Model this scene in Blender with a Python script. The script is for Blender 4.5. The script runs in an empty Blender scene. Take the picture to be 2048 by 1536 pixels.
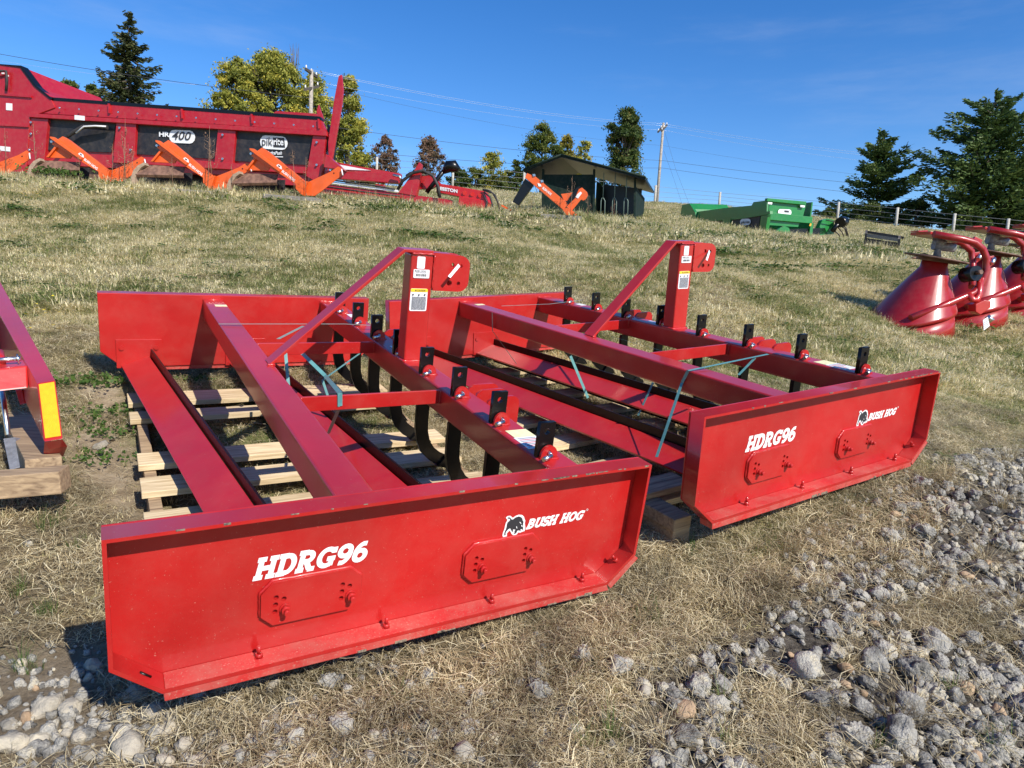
import bpy, bmesh, math, random
import numpy as np
from mathutils import Vector, Matrix, noise, Euler
random.seed(7)
rng = np.random.default_rng(11)
S = bpy.context.scene
COL = S.collection

# ------------------------------------------------------------------ camera
FPX = 1364.4                     # focal length in pixels of the 2048 px wide photograph
M = np.array([[0.99897, 0.04534, 0.0], [0.00591, -0.13026, 0.99146], [0.04495, -0.99044, -0.13039]])
CAM = np.array([0.0, 0.0, 1.30])
cam_d = bpy.data.cameras.new('camera'); cam = bpy.data.objects.new('camera', cam_d); COL.objects.link(cam)
cam_d.sensor_width = 36.0; cam_d.lens = 36.0 * FPX / 2048.0
cam_d.clip_start = 0.05; cam_d.clip_end = 900.0
R3 = Matrix(((M[0][0], -M[0][1], -M[0][2]), (M[1][0], -M[1][1], -M[1][2]), (M[2][0], -M[2][1], -M[2][2])))
cam.matrix_world = Matrix.Translation(Vector(CAM)) @ R3.to_4x4()
S.camera = cam

# ------------------------------------------------------------------ light
SUN_EL, SUN_AZ = math.radians(38.3), math.radians(139.0)    # azimuth clockwise from +Y
sdir = Vector((math.sin(SUN_AZ)*math.cos(SUN_EL), math.cos(SUN_AZ)*math.cos(SUN_EL), math.sin(SUN_EL)))
sl = bpy.data.lights.new('sun', 'SUN'); sl.energy = 5.0; sl.angle = math.radians(0.53); sl.color = (1.0, 0.94, 0.85)
so = bpy.data.objects.new('sun', sl); COL.objects.link(so)
so.rotation_euler = (-sdir).to_track_quat('-Z', 'Y').to_euler(); so.location = (6, -6, 12)
w = bpy.data.worlds.new('World'); S.world = w; w.use_nodes = True
nt = w.node_tree; nt.nodes.clear()
wo = nt.nodes.new('ShaderNodeOutputWorld'); bg = nt.nodes.new('ShaderNodeBackground')
sky = nt.nodes.new('ShaderNodeTexSky'); sky.sky_type = 'NISHITA'; sky.sun_disc = False
sky.sun_elevation = SUN_EL; sky.sun_rotation = SUN_AZ; sky.altitude = 400; sky.air_density = 1.0; sky.dust_density = 0.1; sky.ozone_density = 4.0
bg.inputs[1].default_value = 0.116
hsv = nt.nodes.new('ShaderNodeHueSaturation'); hsv.inputs['Saturation'].default_value = 1.3; hsv.inputs['Hue'].default_value = 0.509; hsv.inputs['Value'].default_value = 1.16
tc = nt.nodes.new('ShaderNodeTexCoord'); mp = nt.nodes.new('ShaderNodeMapping')
mp.inputs['Scale'].default_value = (1.1, 1.1, 6.0); mp.inputs['Rotation'].default_value = (0.0, 0.22, 0.35)
ns = nt.nodes.new('ShaderNodeTexNoise'); ns.inputs['Scale'].default_value = 2.3; ns.inputs['Detail'].default_value = 7; ns.inputs['Roughness'].default_value = 0.62
cr = nt.nodes.new('ShaderNodeMapRange'); cr.inputs['From Min'].default_value = 0.45; cr.inputs['From Max'].default_value = 0.9
cr.inputs['To Max'].default_value = 0.2; cr.interpolation_type = 'SMOOTHSTEP'
mx = nt.nodes.new('ShaderNodeMix'); mx.data_type = 'RGBA'; mx.inputs['B'].default_value = (5.2, 5.6, 6.3, 1)
L_ = nt.links.new
L_(tc.outputs['Generated'], mp.inputs[0]); L_(mp.outputs[0], ns.inputs['Vector']); L_(ns.outputs['Fac'], cr.inputs['Value'])
L_(cr.outputs[0], mx.inputs['Factor']); L_(sky.outputs[0], hsv.inputs['Color']); L_(hsv.outputs[0], mx.inputs['A'])
L_(mx.outputs['Result'], bg.inputs[0]); L_(bg.outputs[0], wo.inputs[0])
S.view_settings.view_transform = 'Standard'; S.view_settings.look = 'None'
S.view_settings.exposure = 0.33; S.view_settings.gamma = 1.0; S.view_settings.use_curve_mapping = False

# ------------------------------------------------------------------ projection helpers
def ray(u, v): return M @ np.array([(u-1024)/FPX, (v-768)/FPX, 1.0])
def at(u, v, dep): return Vector(CAM + ray(u, v)*dep)

# the two box scrapers' resting poses (rotation, origin), metres
GR = [(np.array([[0.85611, -0.51179, 0.07178], [0.51659, 0.84353, -0.14691], [0.01464, 0.16285, 0.98654]]), np.array([-0.76331, 1.2482, 0.45752])),
      (np.array([[0.84233, -0.53886, -0.01031], [0.533, 0.83569, -0.13238], [0.07995, 0.10601, 0.99115]]), np.array([0.57668, 2.03739, 0.60157]))]
def loc(i, u, v, ax, val):
    R, t = GR[i]; o = R.T @ (CAM-t); r = R.T @ ray(u, v); k = (val-o[ax])/r[ax]; return o+k*r
def g2w(i, x, y, z): R, t = GR[i]; return R @ np.array([x, y, z]) + t

# ------------------------------------------------------------------ terrain surface (thin plate spline)
GL, GH, GD, CX, CZ, GW = 1.335, 0.368, 0.0542, 0.0913, 0.0815, 2.5
ctl = []
for i, x, y, z in [(0, .0, .0, -.14), (0, 1.335, .0, -.055), (0, .0, 2.5, -.075), (0, 1.335, 2.5, -.05), (0, .65, 1.2, -.15), (0, .1, 1.2, -.155), (0, .65, 2.1, -.13), (0, .1, 2.1, -.125), (0, .65, 0, -.10),
                   (1, .0, .0, -.15), (1, 1.335, .0, -.06), (1, .0, 2.5, -.07), (1, 1.335, 2.5, -.05), (1, .65, 1.2, -.12), (1, .65, .0, -.10)]:
    ctl.append(g2w(i, x, y, z))
for u, v, dp in [(0, 1536, 1.36), (500, 1536, 1.36), (1024, 1536, 1.42), (1500, 1536, 1.46), (2048, 1536, 1.52), (2048, 1200, 2.2), (2048, 900, 3.5), (0, 1010, 2.2), (60, 780, 3.2),
                 (100, 600, 4.9), (400, 540, 6.3), (0, 450, 8.6), (300, 450, 9.0), (700, 480, 8.6), (1024, 540, 7.2), (1024, 470, 10.4), (1500, 560, 7.6), (1800, 690, 5.9), (1850, 655, 7.0),
                 (2040, 625, 7.8), (1770, 497, 15), (1400, 470, 17), (1250, 500, 11), (1600, 490, 16), (0, 356, 13), (300, 373, 13), (600, 397, 13), (900, 421, 14.3), (1150, 435, 14.2),
                 (-300, 330, 13), (950, 380, 36), (1060, 392, 34), (1313, 409, 44), (1438, 413, 42), (1674, 441, 39), (1905, 466, 36), (2100, 475, 34), (2300, 520, 20),
                 (700, 373, 36), (300, 354, 36), (-100, 352, 36), (300, 377, 17.5), (600, 400, 17.5), (0, 360, 17.5), (300, 360, 25), (600, 386, 25), (820, 412, 22), (1300, 428, 24), (1150, 426, 22), (1500, 474, 27), (1370, 458, 30), (1430, 464, 28), (1610, 482, 25), (1720, 478, 26)]:
    ctl.append(np.array(at(u, v, dp)))
for x, y, z in [(0, -2.5, .1), (-4, 0, .3), (4, -1, -.2), (-60, 75, 6.5), (0, 75, 6.0), (60, 75, 3.5), (-90, 30, 4.0), (90, 40, 2.0), (-120, 190, 0), (0, 190, -2), (140, 190, -4), (-25, 0, 1.2), (25, 0, 0)]:
    ctl.append(np.array([x, y, z], float))
ctl = np.array(ctl)
def _phi(r2): return 0.5*r2*np.log(r2+1e-12)
_n = len(ctl)
_K = _phi(((ctl[:, None, :2]-ctl[None, :, :2])**2).sum(-1)) + np.eye(_n)*0.02
_P = np.c_[np.ones(_n), ctl[:, :2]]
_sol = np.linalg.solve(np.block([[_K, _P], [_P.T, np.zeros((3, 3))]]), np.r_[ctl[:, 2], np.zeros(3)])
def gz(x, y):
    x = np.atleast_1d(np.asarray(x, float)); y = np.atleast_1d(np.asarray(y, float)); out = np.empty_like(x)
    for s in range(0, len(x), 40000):
        xs, ys = x[s:s+40000], y[s:s+40000]
        r2 = (xs[:, None]-ctl[None, :, 0])**2 + (ys[:, None]-ctl[None, :, 1])**2
        out[s:s+40000] = _phi(r2) @ _sol[:_n] + _sol[_n] + _sol[_n+1]*xs + _sol[_n+2]*ys
    return out
def gz1(x, y): return float(gz([x], [y])[0])
def hit(u, v, lo=0.8, hi=60):
    ds = np.geomspace(lo, hi, 500); r = ray(u, v); P = CAM[None]+ds[:, None]*r[None]
    bl = P[:, 2]-gz(P[:, 0], P[:, 1]) < 0; k = int(np.argmax(bl)) if bl.any() else len(ds)-1; return Vector(P[k])

# ------------------------------------------------------------------ materials
def nodes_of(m): m.use_nodes = True; return m.node_tree.nodes, m.node_tree.links
def mat(name, col, rough=0.5, metal=0.0, var=0.0, vscale=8.0, bump=0.0, bscale=60.0, coat=0.0, spec=0.5, col2=None, detail=4, coords='Object', dust=0.0, dustcol=(.42, .33, .25)):
    m = bpy.data.materials.new(name); N, L = nodes_of(m); b = N['Principled BSDF']
    b.inputs['Base Color'].default_value = (*col, 1); b.inputs['Roughness'].default_value = rough
    b.inputs['Metallic'].default_value = metal; b.inputs['Specular IOR Level'].default_value = spec
    if coat: b.inputs['Coat Weight'].default_value = coat; b.inputs['Coat Roughness'].default_value = 0.11
    t = N.new('ShaderNodeTexCoord')
    cur = None
    if var or col2:
        n = N.new('ShaderNodeTexNoise'); n.inputs['Scale'].default_value = vscale; n.inputs['Detail'].default_value = detail
        L.new(t.outputs[coords], n.inputs['Vector'])
        r = N.new('ShaderNodeValToRGB'); c2 = col2 or tuple(min(1, c*(1+var)) for c in col); c1 = col if col2 else tuple(c*(1-var) for c in col)
        r.color_ramp.elements[0].position = .36; r.color_ramp.elements[1].position = .64
        r.color_ramp.elements[0].color = (*c1, 1); r.color_ramp.elements[1].color = (*c2, 1)
        L.new(n.outputs['Fac'], r.inputs[0]); cur = r.outputs[0]; L.new(cur, b.inputs['Base Color'])
    if dust:
        n = N.new('ShaderNodeTexNoise'); n.inputs['Scale'].default_value = 9; n.inputs['Detail'].default_value = 8; n.inputs['Roughness'].default_value = .7
        L.new(t.outputs[coords], n.inputs['Vector'])
        k = N.new('ShaderNodeMapRange'); k.inputs['From Min'].default_value = .42; k.inputs['From Max'].default_value = .8; k.inputs['To Max'].default_value = dust
        L.new(n.outputs['Fac'], k.inputs['Value'])
        x = N.new('ShaderNodeMix'); x.data_type = 'RGBA'; x.inputs['B'].default_value = (*dustcol, 1)
        if cur: L.new(cur, x.inputs['A'])
        else: x.inputs['A'].default_value = (*col, 1)
        L.new(k.outputs[0], x.inputs['Factor']); L.new(x.outputs['Result'], b.inputs['Base Color'])
        k2 = N.new('ShaderNodeMath'); k2.operation = 'MULTIPLY_ADD'; k2.inputs[1].default_value = .8; k2.inputs[2].default_value = rough
        L.new(k.outputs[0], k2.inputs[0]); L.new(k2.outputs[0], b.inputs['Roughness'])
    if bump:
        n = N.new('ShaderNodeTexNoise'); n.inputs['Scale'].default_value = bscale; n.inputs['Detail'].default_value = 5
        L.new(t.outputs[coords], n.inputs['Vector'])
        bp = N.new('ShaderNodeBump'); bp.inputs['Strength'].default_value = bump; bp.inputs['Distance'].default_value = .01
        L.new(n.outputs['Fac'], bp.inputs['Height']); L.new(bp.outputs[0], b.inputs['Normal'])
    return m
def speckle(m, amt=.35, th=.66, sc=210, col=(.5, .4, .3)):
    N, L = nodes_of(m); b = N['Principled BSDF']; src_ = b.inputs['Base Color'].links[0].from_socket
    t = N.new('ShaderNodeTexCoord'); n = N.new('ShaderNodeTexNoise'); n.inputs['Scale'].default_value = sc; n.inputs['Detail'].default_value = 2; L.new(t.outputs['Object'], n.inputs['Vector'])
    k = N.new('ShaderNodeMapRange'); k.inputs['From Min'].default_value = th; k.inputs['From Max'].default_value = th+.06; k.inputs['To Max'].default_value = amt; L.new(n.outputs['Fac'], k.inputs['Value'])
    n3 = N.new('ShaderNodeTexNoise'); n3.inputs['Scale'].default_value = 2.6; n3.inputs['Detail'].default_value = 6; L.new(t.outputs['Object'], n3.inputs['Vector'])
    hv = N.new('ShaderNodeHueSaturation'); mr = N.new('ShaderNodeMapRange'); mr.inputs['From Min'].default_value = .3; mr.inputs['From Max'].default_value = .7; mr.inputs['To Min'].default_value = .86; mr.inputs['To Max'].default_value = 1.12
    L.new(n3.outputs['Fac'], mr.inputs['Value']); L.new(mr.outputs[0], hv.inputs['Value']); L.new(src_, hv.inputs['Color'])
    x = N.new('ShaderNodeMix'); x.data_type = 'RGBA'; x.inputs['B'].default_value = (*col, 1); L.new(k.outputs[0], x.inputs['Factor']); L.new(hv.outputs[0], x.inputs['A']); L.new(x.outputs['Result'], b.inputs['Base Color'])
def wood(name, c1, c2, scale=(3, 40, 40)):
    m = bpy.data.materials.new(name); N, L = nodes_of(m); b = N['Principled BSDF']; b.inputs['Roughness'].default_value = .8
    t = N.new('ShaderNodeTexCoord'); p = N.new('ShaderNodeMapping'); p.inputs['Scale'].default_value = scale
    oi = N.new('ShaderNodeObjectInfo'); va = N.new('ShaderNodeVectorMath'); va.operation = 'ADD'
    L.new(t.outputs['Object'], va.inputs[0]); L.new(oi.outputs['Location'], va.inputs[1])
    n = N.new('ShaderNodeTexNoise'); n.inputs['Scale'].default_value = 2.0; n.inputs['Detail'].default_value = 6; n.inputs['Distortion'].default_value = .6
    L.new(va.outputs[0], p.inputs[0]); L.new(p.outputs[0], n.inputs['Vector'])
    r = N.new('ShaderNodeValToRGB'); r.color_ramp.elements[0].position = .3; r.color_ramp.elements[1].position = .62
    r.color_ramp.elements[0].color = (*c1, 1); r.color_ramp.elements[1].color = (*c2, 1)
    L.new(n.outputs['Fac'], r.inputs[0])
    hs = N.new('ShaderNodeHueSaturation'); mr = N.new('ShaderNodeMapRange'); mr.inputs['To Min'].default_value = .7; mr.inputs['To Max'].default_value = 1.15
    L.new(oi.outputs['Random'], mr.inputs['Value']); L.new(mr.outputs[0], hs.inputs['Value']); L.new(r.outputs[0], hs.inputs['Color']); L.new(hs.outputs[0], b.inputs['Base Color'])
    bp = N.new('ShaderNodeBump'); bp.inputs['Strength'].default_value = .5; bp.inputs['Distance'].default_value = .003
    L.new(n.outputs['Fac'], bp.inputs['Height']); L.new(bp.outputs[0], b.inputs['Normal'])
    return m
RED = mat('red_paint', (.43, .0115, .011), .36, var=.05, vscale=3, bump=.05, bscale=25, coat=.45, dust=.07)
RED_DUST = mat('red_paint_dusty', (.50, .03, .028), .38, var=.1, vscale=6, bump=.08, bscale=90, coat=.15, dust=.42)
speckle(RED, .3, .70); speckle(RED_DUST, .32, .62)
CRED = mat('cone_red_paint', (.33, .007, .009), .34, var=.08, vscale=3, bump=.05, bscale=20, coat=.3, dust=.10)
MRED = mat('machine_red_paint', (.40, .007, .014), .32, var=.05, vscale=1.2, coat=.25, dust=.12)
MRED2 = mat('old_red_paint', (.52, .008, .01), .35, var=.06, vscale=2, coat=.2, dust=.1)
BLACK = mat('black_paint', (.004, .004, .0045), .30, bump=.08, bscale=60, spec=.4)
BLADEM = mat('cutting_edge_paint', (.006, .0035, .0035), .35, var=.2, vscale=9, bump=.1, bscale=70, spec=.35)
STEEL = mat('zinc_steel', (.62, .62, .60), .28, metal=1.0, var=.1, vscale=60)
GREYM = mat('grey_metal', (.26, .27, .29), .5, metal=.4, var=.2, vscale=40, bump=.3, bscale=150)
WHITE = mat('white_vinyl', (.82, .82, .82), .35, var=.02)
LABEL = mat('white_label', (.78, .79, .80), .4, var=.03)
PRINT = mat('black_print', (.03, .03, .035), .5)
GREYP = mat('grey_print', (.22, .22, .24), .5)
YELL = mat('yellow_print', (.85, .60, .03), .4)
YTAG = mat('pale_yellow_tag', (.78, .74, .42), .5, var=.08, vscale=60)
AMBER = mat('amber_reflector', (.95, .42, .01), .25, var=.06, vscale=50, bump=.25, bscale=260, coat=.5)
ORANGE = mat('orange_paint', (.72, .105, .012), .38, var=.08, vscale=4, dust=.12)
RUST = mat('rusty_steel', (.10, .05, .035), .65, col2=(.22, .12, .08), vscale=14, bump=.3, bscale=60)
GREEN = mat('green_paint', (.010, .19, .035), .33, var=.06, vscale=2, coat=.25, dust=.08)
DGREEN = mat('dark_green_steel', (.006, .020, .015), .7, spec=.2, var=.15, vscale=3, dust=.08)
RUBBER = mat('black_rubber', (.018, .018, .02), .65, var=.15, vscale=20, dust=.15)
TARP = mat('black_panel', (.014, .014, .018), .5, var=.15, vscale=5, dust=.12)
STRAP = mat('teal_strapping', (.10, .27, .27), .42, var=.12, vscale=40)
STRAPG = mat('grey_strapping', (.22, .25, .22), .5, var=.12, vscale=40)
POLEW = mat('weathered_pole_wood', (.34, .30, .25), .85, var=.25, vscale=9, bump=.4, bscale=40)
POSTW = mat('weathered_post_wood', (.42, .40, .35), .85, var=.2, vscale=14, bump=.3, bscale=60)
WIRE = mat('fence_wire', (.30, .31, .33), .45, metal=.6)
CABLE = mat('dark_cable', (.05, .055, .07), .6)
ALU = mat('aluminium_cable', (.62, .66, .72), .4, metal=.5)
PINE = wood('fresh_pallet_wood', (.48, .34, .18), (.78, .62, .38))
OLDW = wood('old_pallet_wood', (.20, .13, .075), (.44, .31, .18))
GREYW = wood('grey_timber', (.16, .14, .12), (.34, .31, .27))
DARKW = wood('dark_timber', (.035, .03, .025), (.10, .085, .07))
HOSEW = mat('white_hose', (.7, .7, .68), .4)

# ------------------------------------------------------------------ mesh helpers
class MB:
    def __init__(s): s.v = []; s.f = []; s.sm = []
    def quad(s, *p): s.poly(p)
    def poly(s, p):
        b = len(s.v); s.v += [tuple(q) for q in p]; s.f.append(tuple(range(b, b+len(p)))); s.sm.append(False)
    def box(s, x0, x1, y0, y1, z0, z1, T=None):
        b = len(s.v); c = [(x0, y0, z0), (x1, y0, z0), (x1, y1, z0), (x0, y1, z0), (x0, y0, z1), (x1, y0, z1), (x1, y1, z1), (x0, y1, z1)]
        if T is not None: c = [tuple(T @ Vector(p)) for p in c]
        s.v += c
        for q in ((0, 3, 2, 1), (4, 5, 6, 7), (0, 1, 5, 4), (1, 2, 6, 5), (2, 3, 7, 6), (3, 0, 4, 7)): s.f.append(tuple(b+i for i in q)); s.sm.append(False)
        return s
    def prism(s, pts, d):                    # closed polygon pts, extruded by vector d
        n = len(pts); b = len(s.v); d = Vector(d); pts = [Vector(p) for p in pts]
        nrm = Vector((0, 0, 0))
        for i in range(n): nrm += pts[i].cross(pts[(i+1) % n])
        if nrm.dot(d) > 0: pts = pts[::-1]
        s.v += [tuple(p) for p in pts] + [tuple(p+d) for p in pts]
        s.f.append(tuple(range(b, b+n))); s.f.append(tuple(range(b+2*n-1, b+n-1, -1))); s.sm += [False, False]
        for i in range(n):
            j = (i+1) % n; s.f.append((b+j, b+i, b+n+i, b+n+j)); s.sm.append(False)
        return s
    def tube(s, pts, r, k=8, r1=None, cap=True):
        pts = [Vector(p) for p in pts]; n = len(pts); b = len(s.v); prev = None
        for i, p in enumerate(pts):
            t = (pts[min(i+1, n-1)]-pts[max(i-1, 0)]).normalized()
            if prev is None: a = t.orthogonal().normalized()
            else: a = (prev-t*prev.dot(t)).normalized()
            prev = a; c = t.cross(a)
            rr = r if r1 is None else r+(r1-r)*i/max(n-1, 1)
            if isinstance(r, (list, tuple)): rr = r[i]
            for q in range(k):
                an = 2*math.pi*q/k; s.v.append(tuple(p+(a*math.cos(an)+c*math.sin(an))*rr))
        for i in range(n-1):
            for q in range(k):
                q2 = (q+1) % k; s.f.append((b+i*k+q, b+i*k+q2, b+(i+1)*k+q2, b+(i+1)*k+q)); s.sm.append(True)
        if cap:
            s.f.append(tuple(b+q for q in range(k))[::-1]); s.f.append(tuple(b+(n-1)*k+q for q in range(k))); s.sm += [False, False]
        return s
    def ribbon(s, pts, wdir, w, t=.0006):    # flat strap
        pts = [Vector(p) for p in pts]
        for a, c in zip(pts[:-1], pts[1:]):
            wd = Vector(wdir); tg = (c-a).normalized(); wd = (wd-tg*wd.dot(tg)).normalized()*w*.5; nn = tg.cross(wd).normalized()*t
            s.prism([a-wd, a+wd, c+wd, c-wd], nn)
        return s
    def build(s, name, m, parent=None, bevel=0, seg=2):
        me = bpy.data.meshes.new(name); me.from_pydata(s.v, [], s.f)
        me.polygons.foreach_set('use_smooth', s.sm)
        if bevel:
            bm = bmesh.new(); bm.from_mesh(me); bmesh.ops.remove_doubles(bm, verts=bm.verts, dist=1e-6)
            bmesh.ops.recalc_face_normals(bm, faces=bm.faces)
            ed = [e for e in bm.edges if len(e.link_faces) == 2 and e.calc_face_angle(0) > .5]
            bmesh.ops.bevel(bm, geom=ed, offset=bevel, segments=seg, affect='EDGES', profile=.6, clamp_overlap=True)
            bm.to_mesh(me); bm.free()
        me.materials.append(m)
        o = bpy.data.objects.new(name, me); COL.objects.link(o)
        if parent is not None: o.parent = parent
        return o
def tag(o, label=None, cat=None, group=None, kind=None):
    if label: o['label'] = label
    if cat: o['category'] = cat
    if group: o['group'] = group
    if kind: o['kind'] = kind
    return o
def empty(name, loc_=(0, 0, 0), label=None, cat=None, group=None, mw=None):
    o = bpy.data.objects.new(name, None); COL.objects.link(o); o.empty_display_size = .2
    if mw is not None: o.matrix_world = mw
    else: o.location = loc_
    return tag(o, label, cat, group)
def copy_tree(o, parent=None):
    c = o.copy(); COL.objects.link(c)
    if parent is not None: c.parent = parent
    for ch in list(o.children): copy_tree(ch, c)
    return c
def holed(outer, holes, thick):              # 2D plate with holes -> mesh in XY, thickness along +Z
    cu = bpy.data.curves.new('tmp', 'CURVE'); cu.dimensions = '2D'; cu.fill_mode = 'BOTH'; cu.extrude = thick/2
    for loop in [outer]+holes:
        sp = cu.splines.new('POLY'); sp.points.add(len(loop)-1); sp.use_cyclic_u = True
        for p, q in zip(sp.points, loop): p.co = (q[0], q[1], 0, 1)
    o = bpy.data.objects.new('tmp', cu); COL.objects.link(o)
    me = bpy.data.meshes.new_from_object(o.evaluated_get(bpy.context.evaluated_depsgraph_get()))
    bpy.data.objects.remove(o); return me
def circ(cx, cy, r, n=14): return [(cx+r*math.cos(2*math.pi*i/n), cy+r*math.sin(2*math.pi*i/n)) for i in range(n)]
def add_mesh(name, me, m, parent, T):
    me.transform(T); me.materials.clear(); me.materials.append(m); me.name = name
    o = bpy.data.objects.new(name, me); COL.objects.link(o)
    if parent is not None: o.parent = parent
    return o
def TXZ(off):  # curve XY plane -> local XZ plane (facing -y) at y=off
    return Matrix(((1, 0, 0, 0), (0, 0, -1, off), (0, 1, 0, 0), (0, 0, 0, 1)))
def round_rect(x0, x1, z0, z1, r, n=4):
    out = []
    for cx_, cz_, a0 in ((x1-r, z1-r, 0), (x0+r, z1-r, 90), (x0+r, z0+r, 180), (x1-r, z0+r, 270)):
        for i in range(n+1): a = math.radians(a0+90*i/n); out.append((cx_+r*math.cos(a), cz_+r*math.sin(a)))
    return out
# --- lettering -------------------------------------------------
def arc(cx, cy, rx, ry, a0, a1, n=10): return [(cx+rx*math.cos(math.radians(a0+(a1-a0)*i/n)), cy+ry*math.sin(math.radians(a0+(a1-a0)*i/n))) for i in range(n+1)]
TT = .22
def slab(x0, x1, y): return [(x0, y), (x1, y)]
GL_ = {
 'H': (.92, [[(.2, .02), (.2, .98)], [(.72, .02), (.72, .98)], [(.2, .5), (.72, .5)], slab(.02, .4, .07), slab(.02, .4, .93), slab(.53, .91, .07), slab(.53, .91, .93)]),
 'D': (.86, [[(.2, .02), (.2, .98)], slab(.02, .42, .07), slab(.02, .42, .93), [(.3, .9)]+arc(.42, .5, .3, .41, 80, -80, 12)+[(.3, .1)]]),
 'R': (.88, [[(.2, .02), (.2, .98)], slab(.02, .38, .07), slab(.02, .42, .93), [(.3, .9)]+arc(.45, .69, .2, .21, 80, -80, 8)+[(.3, .48)], [(.42, .48), (.62, .08)], slab(.56, .86, .07)]),
 'B': (.82, [[(.2, .02), (.2, .98)], slab(.02, .42, .07), slab(.02, .42, .93), [(.3, .91)]+arc(.43, .71, .2, .19, 80, -80, 8)+[(.3, .52)], [(.35, .5)]+arc(.46, .29, .22, .2, 80, -80, 8)+[(.3, .09)]]),
 'G': (.88, [arc(.46, .5, .34, .41, 40, 300, 18)+[(.72, .12)], [(.7, .05), (.7, .44)], slab(.48, .86, .42), [(.74, .68), (.74, .97)]]),
 'O': (.88, [arc(.45, .5, .33, .41, 0, 360, 22)]),
 'U': (.88, [[(.2, .95), (.2, .35)]+arc(.46, .33, .26, .24, 180, 360, 10)+[(.72, .95)], slab(.02, .38, .93), slab(.54, .9, .93)]),
 'S': (.74, [arc(.38, .7, .24, .22, 30, 260, 10)+arc(.38, .3, .25, .22, 80, -150, 10), [(.64, .7), (.64, .96)], [(.1, .04), (.1, .32)]]),
 '9': (.78, [arc(.4, .67, .25, .25, 0, 360, 16), arc(.28, .55, .37, .48, 20, -75, 8)+[(.2, .1)]]),
 '6': (.78, [arc(.38, .32, .25, .25, 0, 360, 16), arc(.5, .44, .37, .48, 200, 105, 8)+[(.58, .9)]]),
}
def ribs(pts, t):
    pts = [Vector((p[0], p[1])) for p in pts]; n = len(pts); Lf = []; Rt = []
    closed = (pts[0]-pts[-1]).length < 1e-4
    for i in range(n):
        a = pts[i-1] if i else (pts[-2] if closed else None); c = pts[i+1] if i < n-1 else (pts[1] if closed else None)
        d = Vector((0, 0))
        if a is not None: d += (pts[i]-a).normalized()
        if c is not None: d += (c-pts[i]).normalized()
        d.normalize(); nn = Vector((-d.y, d.x)); Lf.append(pts[i]+nn*t/2); Rt.append(pts[i]-nn*t/2)
    return [(Lf[i], Lf[i+1], Rt[i+1], Rt[i]) for i in range(n-1)]
def slab_text(name, txt, P0, ex, ez, en, width, height, m, parent, shear=.25, tt=TT):
    """P0 = lower left, ex/ez = unit vectors in the surface, en = outward normal"""
    ex, ez, en, P0 = Vector(ex), Vector(ez), Vector(en), Vector(P0)
    tot = sum(GL_[c][0] if c != ' ' else .45 for c in txt); k = (width-shear*height)/tot; mb = MB(); x = 0; lay = 0
    for c in txt:
        if c == ' ': x += .45; continue
        for st in GL_[c][1]:
            lay = lay % 9 + 1
            for q in ribs(st, tt):
                mb.poly([P0+ex*((p.x+x)*k+shear*p.y*height)+ez*(p.y*height)+en*(.0006+.00007*lay) for p in q][::-1])
        x += GL_[c][0]
    return mb.build(name, m, parent)
def font_text(name, txt, P0, ex, ez, en, width, height, m, parent, shear=0, bold=0):
    cu = bpy.data.curves.new('tmp', 'FONT'); cu.body = txt; cu.size = 1; cu.shear = shear; cu.offset = bold; cu.resolution_u = 3
    o = bpy.data.objects.new('tmp', cu); COL.objects.link(o)
    me = bpy.data.meshes.new_from_object(o.evaluated_get(bpy.context.evaluated_depsgraph_get())); bpy.data.objects.remove(o)
    co = np.empty(len(me.vertices)*3); me.vertices.foreach_get('co', co); co = co.reshape(-1, 3)
    lo, hi = co.min(0), co.max(0); s = (co-lo)/np.maximum(hi-lo, 1e-6)
    ex, ez, en, P0 = (np.array(Vector(q)) for q in (ex, ez, en, P0))
    W_ = P0+s[:, :1]*width*ex+s[:, 1:2]*height*ez+en*.0012
    me.vertices.foreach_set('co', W_.ravel()); me.update(); me.materials.clear(); me.materials.append(m); me.name = name
    o = bpy.data.objects.new(name, me); COL.objects.link(o)
    if parent is not None: o.parent = parent
    return o

# ------------------------------------------------------------------ ground
def in_poly(x, y, P):
    P = np.asarray(P); c = np.zeros(len(x), bool); j = len(P)-1
    for i in range(len(P)):
        a = (P[i, 1] > y) != (P[j, 1] > y)
        with np.errstate(divide='ignore', invalid='ignore'):
            c ^= a & (x < (P[j, 0]-P[i, 0])*(y-P[i, 1])/(P[j, 1]-P[i, 1])+P[i, 0])
        j = i
    return c
def dist_poly(x, y, P):
    P = np.asarray(P, float); d = np.full(len(x), 1e9)
    for i in range(len(P)):
        a, b = P[i], P[(i+1) % len(P)]; ab = b-a; t = np.clip(((x-a[0])*ab[0]+(y-a[1])*ab[1])/(ab@ab+1e-9), 0, 1)
        d = np.minimum(d, np.hypot(x-a[0]-t*ab[0], y-a[1]-t*ab[1]))
    return d
def gp(*uv): return [tuple(hit(u, v))[:2] for u, v in uv]
GRAV = gp((1240, 1536), (1330, 1330), (1500, 1270), (1560, 1190), (1700, 1120), (1760, 1010), (1880, 930), (2047, 880))
e_ = hit(2047, 880); s_ = hit(1240, 1536)
GRAV += [(e_.x+3.5, e_.y+.6), (e_.x+3.5, -1.5), (s_.x+.1, -1.5)]
LSTN = gp((0, 1390), (150, 1330), (330, 1400), (430, 1440), (520, 1536), (0, 1536)); LSTN += [(LSTN[-1][0]-.5, .2), (LSTN[-1][0]-1.0, 1.0)]
SOIL = gp((150, 745), (255, 770), (270, 900), (285, 1040), (190, 1030), (130, 900))
SOIL2 = gp((80, 1350), (190, 1310), (330, 1400), (330, 1536), (0, 1536), (0, 1400))
def vnoise(x, y, s, seed=0):
    out = np.empty(len(x))
    for i in range(len(x)): out[i] = noise.noise((x[i]*s+seed, y[i]*s-seed*.7, seed*1.3))
    return out
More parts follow.
